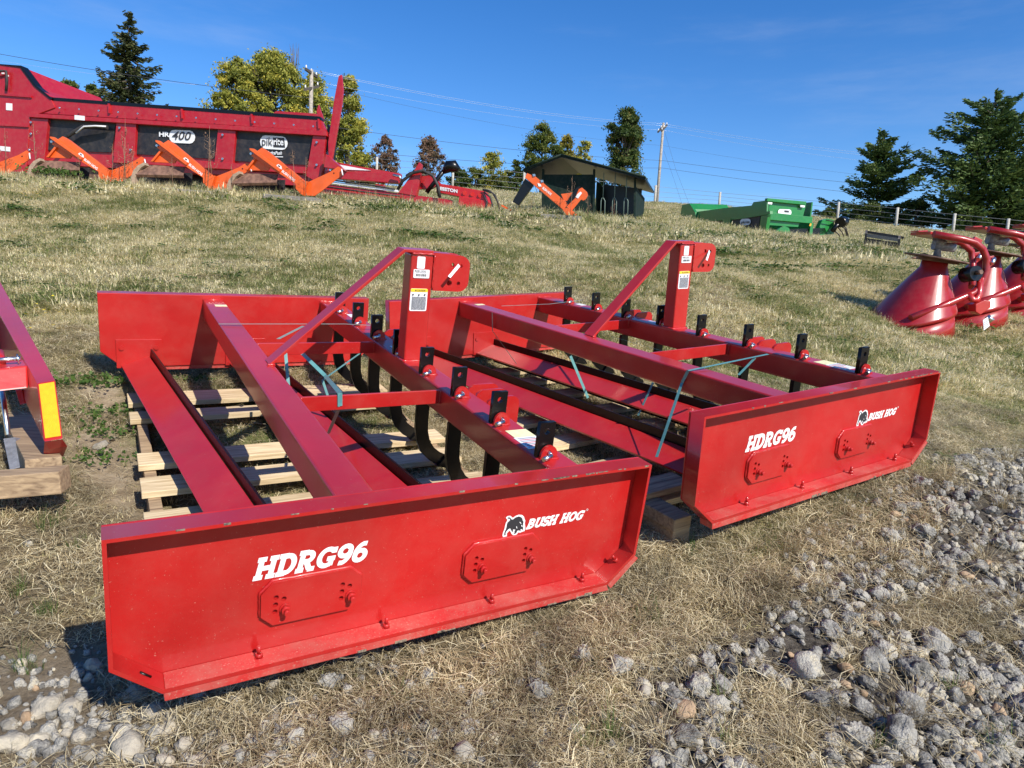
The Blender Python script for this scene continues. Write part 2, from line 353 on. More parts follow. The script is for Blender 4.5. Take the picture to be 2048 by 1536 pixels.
def sstep(a, b, t): t = np.clip((t-a)/(b-a), 0, 1); return t*t*(3-2*t)
def masks(x, y, wob=True):
    nz = vnoise(x, y, 2.2, 3.1)*.13+vnoise(x, y, 7, 9.1)*.06 if wob else 0
    def soft(P, wd): d = dist_poly(x, y, P); return sstep(-wd, wd, np.where(in_poly(x, y, P), d, -d)+nz)
    gp_ = sstep(-.62, -.34, vnoise(x, y, 1.9, 41)+.45*vnoise(x, y, 5.5, 43)) if wob else 1
    return soft(GRAV, .14)*gp_, np.maximum(soft(SOIL, .08), soft(SOIL2, .07)), soft(LSTN, .08)
yy = np.r_[np.linspace(-2.2, .6, 24), np.linspace(.62, 4.6, 210), 4.6+np.geomspace(.05, 200, 170)]
ss = np.r_[np.linspace(-3.6, -1.3, 30), np.linspace(-1.28, 1.28, 300), np.linspace(1.3, 3.6, 30)]
Yg, Sg = np.meshgrid(yy, ss, indexing='ij'); Xg = Sg*(np.maximum(Yg, 0)*.82+1.2+(Yg < 0)*1.0); xf, yf = Xg.ravel(), Yg.ravel()
zf = gz(xf, yf)
near = yf < 9
mg, msl, mls = np.zeros(len(xf)), np.zeros(len(xf)), np.zeros(len(xf))
nf = yf < 5
mg[nf], msl[nf], mls[nf] = masks(xf[nf], yf[nf])
rel = np.zeros(len(xf)); rel[near] = vnoise(xf[near], yf[near], 3.0, 5)*.018+vnoise(xf[near], yf[near], 11, 2)*.007+vnoise(xf[near], yf[near], 30, 4)*.0035
far = ~near; rel[far] = vnoise(xf[far], yf[far], .8, 5)*.05
zf += rel; GZREL = None
nr_, nc_ = Xg.shape; idx = np.arange(nr_*nc_).reshape(nr_, nc_)
F = np.stack([idx[:-1, :-1], idx[:-1, 1:], idx[1:, 1:], idx[1:, :-1]], -1).reshape(-1, 4)
me = bpy.data.meshes.new('ground'); me.vertices.add(len(xf)); me.vertices.foreach_set('co', np.c_[xf, yf, zf].ravel())
me.loops.add(F.size); me.loops.foreach_set('vertex_index', F.ravel().astype(np.int32)); me.polygons.add(len(F))
me.polygons.foreach_set('loop_start', np.arange(0, F.size, 4, dtype=np.int32)); me.update(calc_edges=True)
me.polygons.foreach_set('use_smooth', np.ones(len(F), bool))
for nm, arr in (('gravel', np.maximum(mg, mls*.6)), ('soil', msl)):
    at_ = me.attributes.new(nm, 'FLOAT', 'POINT'); at_.data.foreach_set('value', arr)
ground = bpy.data.objects.new('ground', me); COL.objects.link(ground); tag(ground, kind='structure')

def lawn_tone(N, L):
    """shared world-space patchiness: 0 = straw, 1 = green"""
    g = N.new('ShaderNodeNewGeometry')
    n1 = N.new('ShaderNodeTexNoise'); n1.inputs['Scale'].default_value = .9; n1.inputs['Detail'].default_value = 3
    n2 = N.new('ShaderNodeTexNoise'); n2.inputs['Scale'].default_value = 5.0; n2.inputs['Detail'].default_value = 5; n2.inputs['Roughness'].default_value = .75
    L.new(g.outputs['Position'], n1.inputs['Vector']); L.new(g.outputs['Position'], n2.inputs['Vector'])
    a = N.new('ShaderNodeMath'); a.operation = 'MULTIPLY_ADD'; a.inputs[1].default_value = .42; L.new(n1.outputs['Fac'], a.inputs[0])
    b = N.new('ShaderNodeMath'); b.operation = 'MULTIPLY'; b.inputs[1].default_value = .58; L.new(n2.outputs['Fac'], b.inputs[0]); L.new(b.outputs[0], a.inputs[2])
    sx = N.new('ShaderNodeSeparateXYZ'); L.new(g.outputs['Position'], sx.inputs[0])
    d = N.new('ShaderNodeMapRange'); d.inputs['From Min'].default_value = 1.3; d.inputs['From Max'].default_value = 3.0; d.inputs['To Min'].default_value = -.15; d.inputs['To Max'].default_value = .0
    L.new(sx.outputs['Y'], d.inputs['Value'])
    c = N.new('ShaderNodeMath'); c.operation = 'ADD'; L.new(a.outputs[0], c.inputs[0]); L.new(d.outputs[0], c.inputs[1])
    r = N.new('ShaderNodeMapRange'); r.inputs['From Min'].default_value = .40; r.inputs['From Max'].default_value = .625; r.interpolation_type = 'SMOOTHSTEP'
    L.new(c.outputs[0], r.inputs['Value']); return r.outputs[0], g
gm = bpy.data.materials.new('ground_soil'); N, L = nodes_of(gm); b = N['Principled BSDF']; b.inputs['Roughness'].default_value = .95; b.inputs['Specular IOR Level'].default_value = .1
tone, g = lawn_tone(N, L)
def noise_n(sc, det=5, rough=.6, src=None):
    n = N.new('ShaderNodeTexNoise'); n.inputs['Scale'].default_value = sc; n.inputs['Detail'].default_value = det; n.inputs['Roughness'].default_value = rough
    L.new((src or g.outputs['Position']), n.inputs['Vector']); return n.outputs['Fac']
def ramp(src, *cs):
    r = N.new('ShaderNodeValToRGB'); e = r.color_ramp.elements
    while len(e) < len(cs): e.new(.5)
    for q, (p, c) in zip(e, cs): q.position = p; q.color = (*c, 1)
    L.new(src, r.inputs[0]); return r.outputs[0]
def mixc(f, a, c):
    x = N.new('ShaderNodeMix'); x.data_type = 'RGBA'; L.new(f, x.inputs['Factor']); L.new(a, x.inputs['A']); L.new(c, x.inputs['B']); return x.outputs['Result']
straw = ramp(noise_n(55, 6, .8), (.3, (.07, .052, .03)), (.5, (.22, .17, .10)), (.7, (.42, .34, .21)))
grn = ramp(noise_n(45, 6, .8), (.3, (.06, .06, .022)), (.5, (.20, .20, .08)), (.72, (.40, .37, .19)))
soil = ramp(noise_n(14, 8, .7), (.3, (.22, .165, .10)), (.5, (.40, .31, .20)), (.7, (.52, .43, .30)))
grv = ramp(noise_n(38, 6, .8), (.35, (.035, .03, .026)), (.5, (.11, .095, .075)), (.7, (.22, .20, .17)))
ga = N.new('ShaderNodeAttribute'); ga.attribute_name = 'gravel'; sa = N.new('ShaderNodeAttribute'); sa.attribute_name = 'soil'
c = mixc(tone, straw, grn); c = mixc(sa.outputs['Fac'], c, soil); c = mixc(ga.outputs['Fac'], c, grv)
L.new(c, b.inputs['Base Color'])
bp = N.new('ShaderNodeBump'); bp.inputs['Strength'].default_value = .9; bp.inputs['Distance'].default_value = .03
L.new(noise_n(32, 8, .75), bp.inputs['Height']); L.new(bp.outputs[0], b.inputs['Normal'])
ground.data.materials.append(gm)
# bilinear lookup of the finished ground (with its relief)
def gzr(x, y):
    x = np.asarray(x, float); y = np.asarray(y, float)
    s = x/(np.maximum(y, 0)*.82+1.2+(y < 0)*1.0)
    i = np.clip(np.searchsorted(yy, y)-1, 0, len(yy)-2); j = np.clip(np.searchsorted(ss, s)-1, 0, len(ss)-2)
    a = np.clip((y-yy[i])/(yy[i+1]-yy[i]), 0, 1); c = np.clip((s-ss[j])/(ss[j+1]-ss[j]), 0, 1); Z = zf.reshape(nr_, nc_)
    return (Z[i, j]*(1-a)*(1-c)+Z[i+1, j]*a*(1-c)+Z[i, j+1]*(1-a)*c+Z[i+1, j+1]*a*c)

# ================================================================== box scrapers
BOAR = [(335,345),(320,330),(345,315),(375,325),(385,350),(420,360),(470,320),(530,300),(575,315),(600,345),(605,380),(620,400),(612,440),(612,520),(615,555),(585,545),(565,570),(530,560),(505,565),(490,600),(465,625),(430,620),(455,600),(450,575),(470,545),(425,540),(420,590),(405,585),(390,555),(370,520),(330,545),(300,580),(285,610),(285,650),(262,655),(262,615),(275,575),(290,545),(305,500),(310,450),(325,410),(355,385),(372,368),(365,350),(352,338)]
BOARW = [(300,345),(295,318),(330,295),(375,290),(405,315),(420,330),(470,295),(530,270),(595,275),(630,310),(640,350),(655,380),(645,430),(655,520),(640,575),(605,585),(560,605),(525,600),(500,630),(470,655),(425,650),(400,630),(385,600),(365,565),(335,590),(312,620),(312,670),(240,690),(228,655),(240,600),(265,540),(275,490),(290,430),(310,390),(325,365)]
def boar_loc(pts): return [loc(0, 980+a/9.309, 1000+b_/9.309, 1, GD) for a, b_ in pts]
def label_sticker(parent, name, x0, x1, z0, z1, y, m=LABEL, r=.004):
    me = holed(round_rect(x0, x1, z0, z1, r), [], .0012); return add_mesh(name, me, m, parent, TXZ(y-.0008))
def rows(parent, name, x0, x1, z0, z1, y, n, m, gaps=True, th=.5):
    mb = MB(); h = (z1-z0)/n
    for i in range(n):
        x = x0
        while x < x1-.001:
            w_ = random.uniform(.004, .016); xe = min(x+w_, x1)
            mb.quad((x, y, z1-(i+th)*h), (xe, y, z1-(i+th)*h), (xe, y, z1-i*h), (x, y, z1-i*h)); x = xe+.0013
    return mb.build(name, m, parent)
def make_scraper(idx, label):
    R, t = GR[idx]; mw = Matrix.Translation(Vector(t)) @ Matrix(R.tolist()).to_4x4()
    root = empty('box_scraper', label=label, cat='box scraper', group='red box scrapers standing on the lawn', mw=mw)
    L, H, D, W, tk = GL, GH, GD, GW, .008
    outer = [(0, H), (L, H), (L, CZ), (L-CX, 0), (CX, 0), (0, CZ)]
    inner = [(tk, H-tk), (L-tk, H-tk), (L-tk, CZ+.004), (L-CX-.004, tk), (CX+.004, tk), (tk, CZ+.004)]
    for side in (0, 1):
        ya, yb = (0, D) if side == 0 else (W-D, W)           # flange span
        yp = D if side == 0 else W-D-tk                      # plate
        me = holed(outer, [inner[::-1]], D-.001)
        mb = MB(); mb.prism([(x, yp, z) for x, z in outer], (0, tk, 0))
        pl = mb.build('end_plate', RED, root, bevel=.0025)
        add_mesh('flange', me, RED, pl, TXZ((ya+yb)/2-(.0005 if side == 0 else -.0005)))
        b2 = MB()
        ys0, ys1 = (.002, D) if side == 0 else (W-D, W-.002)
        b2.prism([(CX+.002, ys0, -.001), (L-CX+.002, ys0, -.001), (L-CX+.012, ys0, -.022), (CX+.004, ys0, -.022)], (0, ys1-ys0, 0))
        b2.prism([(L-CX+.006, ys0, -.004), (L+.001, ys0, CZ-.006), (L+.016, ys0, CZ-.016), (L-CX+.02, ys0, -.018)], (0, ys1-ys0, 0))
        b2.build('wear_shoe', RED_DUST, pl, bevel=.002)
        # dusty inside face of the lower flange
        yb0, yb1 = (.0015, D-.0015) if side == 0 else (W-D+.0015, W-.0015)
        dq = MB(); dq.prism([(CX+.006, yb0, tk+.0005), (L-CX-.006, yb0, tk+.0005), (L-CX-.006, yb1, tk+.0005), (CX+.006, yb1, tk+.0005)], (0, 0, .0012))
        dq.build('dusty_ledge', RED_DUST, pl)
        if side == 0:
            for x0 in (.290, .790):
                wd, ch = .226, .026
                out = [(x0+ch, .076), (x0+wd-ch, .076), (x0+wd, .076+ch), (x0+wd, .184-ch), (x0+wd-ch, .184), (x0+ch, .184), (x0, .184-ch), (x0, .076+ch)]
                hs = []
                for hx in (0, .149):
                    for a, c_ in ((.032, .146), (.031, .128), (.030, .110), (.049, .139)): hs.append(circ(x0+a+hx, c_, .0058)[::-1])
                me = holed(out, hs, .012); mp_ = add_mesh('mounting_plate', me, RED, pl, TXZ(D-.006))
                wb = MB()                                   # weld bead round the plate
                ring = []
                for (xa, za), (xb, zb) in zip(out, out[1:]+out[:1]):
                    for q in range(12):
                        f_ = q/12; ring.append((xa+(xb-xa)*f_+random.uniform(-.0008, .0008), D-.0025, za+(zb-za)*f_+random.uniform(-.0008, .0008)))
                ring.append(ring[0]); wb.tube(ring, .0042, 6, cap=False); wb.build('weld_bead', RED, mp_)
                for hx in (0, .149):
                    hb = MB(); cx_, cz_ = x0+.052+hx, .114
                    hb.tube([(cx_, D-.012, cz_), (cx_, D-.016, cz_)], .013, 16); hb.tube([(cx_, D-.016, cz_), (cx_, D-.026, cz_)], .0105, 6)
                    hb.tube([(cx_, D-.026, cz_), (cx_, D-.036, cz_)], .0062, 10); hb.build('bolt', RED, mp_)
            slab_text('model_lettering', 'HDRG96', (.273, D, .193), (1, 0, 0), (0, 0, 1), (0, -1, 0), .267, .050, WHITE, pl, .24, .235)
            slab_text('maker_lettering', 'BUSH HOG', (.970, D, .199), (1, 0, 0), (0, 0, 1), (0, -1, 0), .196, .0275, WHITE, pl, .35, .25)
            rg = MB(); c0 = Vector((1.171, D-.0012, .2265))
            rg.tube([c0+Vector((.003*math.cos(a*.7), 0, .003*math.sin(a*.7))) for a in range(10)], .0006, 4, cap=False); rg.build('maker_lettering', WHITE, pl)
            bw = MB(); bw.poly([(p[0], D-.0009, p[2]) for p in boar_loc(BOARW)][::-1]); lg = bw.build('boar_logo', WHITE, pl)
            bb = MB(); bb.poly([(p[0], D-.0016, p[2]) for p in boar_loc(BOAR)][::-1]); bb.build('boar_figure', PRINT, lg)
            ey = MB()
            for q in ([(540,400),(555,402),(575,425),(572,438),(550,420)], [(572,462),(590,458),(600,490),(585,494)], [(555,545),(590,535),(598,565),(570,575)], [(478,490),(490,480),(500,520),(488,522)]):
                ey.poly([(p[0], D-.0023, p[2]) for p in boar_loc(q)][::-1])
            ey.build('boar_detail', WHITE, lg)
            for bx in (.285, .581, .875, 1.173):
                hb = MB(); hb.tube([(bx, .030, tk), (bx, .030, tk+.003)], .010, 12); hb.tube([(bx, .030, tk+.003), (bx, .030, tk+.013)], .0082, 6); hb.tube([(bx, .030, tk+.013), (bx, .030, tk+.030)], .0045, 8)
                hb.build('bolt', RED, pl)
            a = Vector((L-CX*.42, .030, CZ*.58)); nn = Vector((-.67, 0, .74))
            hb = MB(); hb.tube([a+nn*.008, a+nn*.020], .0085, 6); hb.tube([a+nn*.020, a+nn*.036], .0045, 8); hb.build('bolt', RED, pl)
            sl_ = MB(); e1 = Vector((-CX, 0, CZ)).normalized(); e0 = Vector((CX*.62, .024, CZ*.38))+Vector((.74, 0, .67))*.0088
            sl_.tube([e0-e1*.013, e0+e1*.013], .0032, 6); sl_.build('slot', BLADEM, pl)
            cb = MB()                                        # bare chips along the top lip
            for q in range(26 if idx == 0 else 20):
                cxx = random.choice([random.uniform(.95, 1.32), random.uniform(.95, 1.32), random.uniform(.1, 1.3)]); ln = random.uniform(.004, .022)
                cb.box(cxx, cxx+ln, -.0006, .0012, H-random.uniform(.0012, .0042), H+.0003)
            for q in range(9):
                cxx = random.uniform(.5, 1.22); ln = random.uniform(.008, .035)
                cb.box(cxx, cxx+ln, .0008, .0035, -.0215, -.0215+random.uniform(.003, .010))
            tag(cb.build('paint_chips', mat('bare_metal_chip_%d' % idx, (.09, .07, .06), .6, col2=(.32, .25, .17), vscale=160), pl), kind='stuff')
    # beams
    def bar(name, x0, x1, y0, y1, z0, z1, m=RED, bv=.009):
        return MB().box(x0, x1, y0, y1, z0, z1).build(name, m, root, bevel=bv, seg=3)
    cbm = bar('cross_beam', .460, .557, D+tk, W-D-tk, .252, .345)
    for yw in (W-D-tk-.003, D+tk+.003): MB().tube([(.460, yw, .345), (.557, yw, .345)], .005, 6).build('weld_bead', RED, cbm)
    tbm = bar('tool_bar', 1.055, 1.155, D+tk, W-D-tk, .250, .3475)
    # stickers on the beams
    def flat(parent, name, x0, x1, y0, y1, z, m, th=.001): return MB().box(x0, x1, y0, y1, z, z+th).build(name, m, parent)
    flat(cbm, 'yellow_tag', .497, .552, 2.27, 2.31, .3453, YTAG)
    flat(tbm, 'yellow_tag', 1.075, 1.150, .325, .385, .3478, YTAG)
    sk = flat(tbm, 'warning_sticker', 1.070, 1.150, .235, .324, .3478, LABEL)
    for q in range(7): flat(sk, 'printed_line', 1.078, 1.112 if q < 3 else 1.140, .245+q*.011, .249+q*.011, .3490, mat('red_print', (.5, .03, .05), .5) if q % 2 else GREYP, .0004)
    flat(tbm, 'small_tag', 1.10, 1.145, 2.03, 2.10, .3478, LABEL); flat(tbm, 'small_tag', 1.09, 1.13, 1.36, 1.44, .3478, LABEL)
    # struts
    for ys in (.82, 1.53): bar('strut', .558, 1.0545, ys, ys+.011, .293, .3435, bv=.002)
    # mast, hitch plates and brace
    mst = bar('mast', 1.060, 1.155, 1.195, 1.272, .3475, .782, bv=.008)
    hp_out = [(1.158, .640)]+arc(1.275, .680, .042, .042, 270, 360, 5)+arc(1.268, .745, .049, .040, 0, 90, 5)+[(1.158, .790)]
    hls = [circ(1.237, .745, .0100)[::-1], circ(1.274, .742, .0095)[::-1], circ(1.231, .672, .0115)[::-1], circ(1.272, .672, .0080)[::-1]]
    for yh in (1.200, 1.262): add_mesh('hitch_plate', holed(hp_out, hls, .012), RED, root, TXZ(yh))
    MB().box(1.158, 1.235, 1.208, 1.255, .778, .788).build('hitch_cap', RED, root, bevel=.002)
    prof = [(1.156, .784), (1.030, .784), (.530, .3455), (.549, .3455), (1.035, .771), (1.058, .771), (1.058, .7835), (1.156, .7835)]
    MB().prism([(1.155, 1.2, .7965), (1.030, 1.2, .7965), (.535, 1.2, .3475), (.552, 1.2, .3475), (1.036, 1.2, .7845), (1.155, 1.2, .7845)], (0, .072, 0)).build('brace', RED, root, bevel=.0025)
    # stickers on the mast
    yf_ = 1.195
    label_sticker(mst, 'blank_tag', 1.085, 1.118, .725, .772, yf_)
    bl = label_sticker(mst, 'barcode_label', 1.072, 1.140, .688, .722, yf_-.0012)
    font_text('maker_name', 'BUSH HOG', (1.077, yf_-.0020, .713), (1, 0, 0), (0, 0, 1), (0, -1, 0), .046, .006, PRINT, bl, 0, .02)
    bc = MB(); x = 1.083
    while x < 1.127: ww = random.choice([.0008, .0014, .0022]); bc.quad((x, yf_-.0030, .6945), (x+ww, yf_-.0030, .6945), (x+ww, yf_-.0030, .7045), (x, yf_-.0030, .7045)); x += ww+random.choice([.0008, .0014])
    bc.build('barcode', PRINT, bl); rows(bl, 'printed_line', 1.082, 1.128, .7065, .7115, yf_-.0030, 2, GREYP)
    cl = label_sticker(mst, 'caution_label', 1.066, 1.139, .556, .646, yf_, r=.006)
    label_sticker(cl, 'yellow_header', 1.0665, 1.1385, .633, .6455, yf_-.0014, YELL, r=.004)
    font_text('caution_word', 'CAUTION', (1.092, yf_-.0035, .636), (1, 0, 0), (0, 0, 1), (0, -1, 0), .036, .0068, PRINT, cl, 0, .01)
    tr = MB(); tr.poly([(1.083, yf_-.0035, .636), (1.091, yf_-.0035, .636), (1.087, yf_-.0035, .6435)])
    for q in ((1.076, .622), (1.101, .621), (1.126, .622)): tr.poly([(q[0]-.004, yf_-.0035, q[1]-.003), (q[0]+.003, yf_-.0035, q[1]-.004), (q[0]+.004, yf_-.0035, q[1]+.003), (q[0]-.001, yf_-.0035, q[1]+.004)])
    tr.build('pictogram', PRINT, cl); rows(cl, 'printed_line', 1.073, 1.134, .561, .614, yf_-.0035, 15, GREYP, th=.62)
    def weld(parent, pts, r=.0045):
        P_ = []
        for a, b_ in zip(pts[:-1], pts[1:]):
            n_ = max(3, int((Vector(b_)-Vector(a)).length/.008))
            for q in range(n_): P_.append(Vector(a).lerp(Vector(b_), q/n_)+Vector((random.uniform(-1, 1), random.uniform(-1, 1), random.uniform(-1, 1)))*.0013)
        P_.append(Vector(pts[-1])); MB().tube(P_, r, 6).build('weld_bead', RED, parent)
    for yw in (D+tk+.003, W-D-tk-.003): weld(tbm, [(1.055, yw, .252), (1.055, yw, .3475), (1.155, yw, .3475)])
    weld(mst, [(1.058, 1.272, .3485), (1.058, 1.193, .3485), (1.157, 1.193, .3485), (1.157, 1.272, .3485)], .006)
    weld(mst, [(1.062, 1.194, .783), (1.155, 1.194, .783)], .005); weld(mst, [(1.157, 1.193, .645), (1.157, 1.193, .78)], .004)
    weld(cbm, [(.530, 1.198, .3475), (.553, 1.198, .3475), (.553, 1.274, .3475)], .005)
    for ys in (.82, 1.53): weld(tbm, [(1.053, ys-.001, .294), (1.053, ys-.001, .344)], .004); weld(cbm, [(.559, ys-.001, .294), (.559, ys-.001, .344)], .004)
    for ysx in (.180, .460, .740, 1.025, 1.315, 1.590, 1.870, 2.150): weld(tbm, [(1.062, ysx-.027, .3485), (1.120, ysx-.027, .3485)], .0035)
    # lower hitch arms
    for ya in (.650, .735, .800, 1.590, 1.680):
        o_ = [(1.155, .235), (1.155, .352), (1.175, .366)]+arc(1.250, .338, .032, .030, 90, 0, 5)+arc(1.240, .262, .042, .036, 0, -90, 5)
        add_mesh('hitch_arm', holed(o_, [circ(1.232, .29, .011)[::-1]], .012), RED, root, TXZ(ya))
    # shanks
    prev = None
    for ys in (.180, .460, .740, 1.025, 1.315, 1.590, 1.870, 2.150):
        if prev is None:
            sh = MB()
            # tab with bolt hole above the bar, C curve below
            tabm = holed([(1.079, .3478), (1.131, .3478), (1.131, .452), (1.079, .452)], [circ(1.105, .425, .0098)[::-1]], .015)
            th = add_mesh('shank', tabm, BLACK, root, TXZ(0))
            pf = [(1.079, .2495), (1.131, .2495), (1.131, .16), (1.134, .11), (1.146, .066), (1.168, .034), (1.200, .008), (1.240, -.012), (1.262, -.030)]
            pb = [(1.250, -.052), (1.190, -.042), (1.150, -.018), (1.112, .020), (1.090, .070), (1.080, .12), (1.079, .18)]
            sh.prism([(x, -.0095, z) for x, z in pf+pb], (0, .019, 0)); sh.build('lower_shank', BLACK, th, bevel=.002)
            tp = MB(); tp.prism([(1.180, -.022, -.043), (1.215, -.022, -.006), (1.262, -.022, -.030), (1.285, -.022, -.062), (1.250, -.022, -.060)], (0, .044, 0)); tp.build('tooth_point', BLACK, th, bevel=.002)
            ear = [(1.083, .3478)]+arc(1.113, .3560, .028, .030, 180, 0, 9)+[(1.143, .3478)]
            add_mesh('pin_ear', holed(ear, [circ(1.112, .366, .006)[::-1]], .009), RED, th, TXZ(-.016))
            pn = MB(); pn.tube([(1.112, -.012, .366), (1.110, -.034, .363)], .0058, 10); pn.tube([(1.078, -.044, .3575), (1.110, -.036, .3620)], .0068, 12); pn.build('clevis_pin', STEEL, th)
            th.location = (-.022, ys, 0); prev = th
        else:
            c_ = prev.copy(); COL.objects.link(c_); c_.parent = root; c_.location = (random.uniform(-.004, .004)-.022, ys, random.uniform(-.004, .003))
            for ch in list(prev.children): k_ = ch.copy(); COL.objects.link(k_); k_.parent = c_
    # two skewed blades
    for bx in (0, .5):
        y0, y1 = D+tk, W-D-tk; sh_ = .245                    # near end stands further forward
        def P(x, y, z): return (x+bx+sh_*(y1-y)/(y1-y0), y, z)
        bl_ = MB()
        def pr(mb, prof):
            n = len(prof); b0 = len(mb.v)
            mb.v += [P(x, y0+.002, z) for x, z in prof]+[P(x, y1-.002, z) for x, z in prof]
            mb.f.append(tuple(range(b0, b0+n))[::-1]); mb.f.append(tuple(range(b0+n, b0+2*n))); mb.sm += [False]*2
            for i in range(n): j = (i+1) % n; mb.f.append((b0+i, b0+j, b0+n+j, b0+n+i)); mb.sm.append(False)
        pr(bl_, [(.086, .008), (.209, .054), (.2135, .044), (.0905, -.002)][::-1]); blo = bl_.build('blade', RED, root, bevel=.002)
        ce = MB(); pr(ce, [(.2165, .090), (.2245, .090), (.2245, -.062), (.2165, -.062)]); ce.build('cutting_edge', BLADEM, blo, bevel=.0015)
        for yb_, yy0 in ((y1-.006, 0), (y0, 1)):
            xo = bx+(.245 if yy0 else 0)
            bk = MB(); bk.box(xo+.067, xo+.268, yb_, yb_+.006, -.004, .140); bko = bk.build('blade_bracket', RED, root, bevel=.0012)
            if not yy0:
                for q in (.091, .242): hb = MB(); hb.tube([(xo+q, yb_, .099), (xo+q, yb_-.006, .099)], .0115, 14); hb.build('bolt', RED, bko)
    # hang tag on the hitch hole
    MB().prism([(1.262, 1.192, .752), (1.270, 1.190, .742), (1.212, 1.150, .700), (1.202, 1.152, .706)], (.0004, -.0004, 0)).build('hang_tag', LABEL, root)
    return root, mw
S1, MW1 = make_scraper(0, 'nearer red box scraper whose front end plate fills the lower left of the view')
S2, MW2 = make_scraper(1, 'second red box scraper, the one to the right standing further back on the lawn')

# plastic packing straps
def strap(i, pts, label, m=STRAP, w=.013, wd=(0, 1, 0)):
    P_ = [GR[i][0] @ loc(i, u, v, a, c)+GR[i][1] for u, v, a, c in pts]
    q = GR[i][0] @ np.array(wd); o = MB().ribbon(P_, tuple(q), w).build('packing_strap', m); return tag(o, label, 'strap', 'plastic packing straps tied round the scraper beams')
Z = .3505
strap(0, [(437, 648, 2, Z), (690, 648, 2, .372), (762, 652, 2, .372)], 'pale strap running across from the cross beam to the shank row of the nearer scraper', STRAPG, .010)
strap(0, [(587, 690, 2, .32), (650, 751, 2, .24), (680, 786, 1, .817), (680, 812, 1, .817), (656, 868, 2, .1)], 'teal strap looped down over the near strut of the nearer scraper', STRAP, .016, (1, 0, .4))
strap(0, [(571, 705, 1, 1.5), (577, 772, 1, 1.45)], 'short teal strap hanging straight down beside the brace foot', STRAP, .013, (1, 0, 0))
strap(0, [(631, 800, 2, .05), (665, 820, 2, .1), (645, 760, 2, .22), (726, 702, 2, .30)], 'thin strap rising from the pallet towards the far strut', STRAP, .010, (1, 0, .3))
strap(0, [(556, 678, 2, .36), (607, 652, 2, .372)], 'cut grey strap end lying over the cross beam beyond the brace foot', STRAPG, .015)
strap(1, [(1003, 612, 2, .372), (1100, 608, 2, .375), (1165, 600, 2, .372)], 'pale strap end pulled tight to the back shanks of the second scraper', STRAPG, .010)
strap(1, [(984, 625, 2, Z), (985, 662, 0, .456), (1033, 728, 2, .05)], 'thin dark cord dropping off the back of the cross beam to the pallet', STRAPG, .008)
strap(1, [(1141, 712, 2, .2), (1176, 796, 2, -.02)], 'teal strap going down to a pallet slat behind the rear blade', STRAP, .016, (1, 0, 0))
strap(1, [(1193, 664, 2, .29), (1325, 702, 2, .33), (1325, 715, 2, .30)], 'teal strap stretched under the long brace of the second scraper', STRAP, .009)
strap(1, [(1536, 708, 2, .372), (1376, 741, 2, Z), (1364, 765, 0, .457), (1313, 914, 2, .045)], 'long teal strap bent over the cross beam and down past both blades', STRAP, .013)
strap(1, [(1477, 750, 2, .30), (1510, 716, 2, .362)], 'short strap tail standing up beside the tool bar', STRAP, .012)
strap(1, [(1306, 765, 2, .12), (1276, 831, 2, -.03)], 'teal strap crossing the front blade of the second scraper', STRAP, .012)

# pallets under the scrapers
def slat_mb(L_, W_, T_, sag=.0, chamf=.0):
    n = 8; mb = MB(); ring = []
    for i in range(n+1):
        x = L_*i/n; wv = sag*math.sin(i*1.9); ring.append([(x, wv, 0), (x, W_+wv*.6, 0), (x, W_+wv*.6, T_), (x, wv, T_)])
    b = 0; mb.v = [p for r_ in ring for p in r_]
    for i in range(n):
        for q in range(4): q2 = (q+1) % 4; mb.f.append((i*4+q, (i+1)*4+q, (i+1)*4+q2, i*4+q2)); mb.sm.append(False)
    mb.f.append((0, 1, 2, 3)); mb.f.append((n*4+3, n*4+2, n*4+1, n*4)); mb.sm += [False]*2
    return mb
def pallet(i, x0, x1, ys, stringers, ztop, label, m=PINE, ms=OLDW, hs=.085):
    mw = MW1 if i == 0 else MW2
    root = empty('pallet', label=label, cat='pallet', group='wooden pallets under the red machines', mw=mw)
    y0 = min(y for y, _ in ys)-.01; y1 = max(y+w_ for y, w_ in ys)+.01
    for k_, (y, w_) in enumerate(ys):
        o = slat_mb(x1-x0+random.uniform(-.02, .02), w_, .024, random.uniform(-.006, .006)).build('slat', m, root, bevel=.0015, seg=1)
        o.location = (x0+random.uniform(-.008, .008), y, ztop-.024+random.uniform(-.002, .002)); o.rotation_euler = (0, 0, random.uniform(-.008, .008))
    for xs in stringers:
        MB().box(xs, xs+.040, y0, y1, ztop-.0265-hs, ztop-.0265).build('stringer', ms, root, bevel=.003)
    return root
pallet(0, .105, 1.335, [(.46, .12), (.82, .13), (1.10, .125), (1.33, .12), (1.83, .10), (2.05, .15)], (.125, .68, 1.27), -.062,
       'pale slatted wooden pallet under the blades of the nearer red scraper')
pallet(1, -.04, 1.20, [(.30, .12), (.62, .11), (.94, .12), (1.26, .11), (1.58, .12), (1.90, .11), (2.15, .12)], (.0, .58, 1.14), -.066,
       'slatted wooden pallet mostly in shade under the second scraper')
blk = empty('timber_block', label='dark stacked timber blocks in the shade between the two scrapers', cat='timber', mw=MW2)
for (a, z1, z0) in ((0, -.03, -.075), (.014, -.077, -.165)):
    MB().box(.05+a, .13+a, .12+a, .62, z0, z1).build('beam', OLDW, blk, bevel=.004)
MB().box(.04, .30, .28, .39, -.029, -.006).build('plank', OLDW, blk, bevel=.003)

# ================================================================== implement at the left edge
P0 = at(118, 902, 2.25)
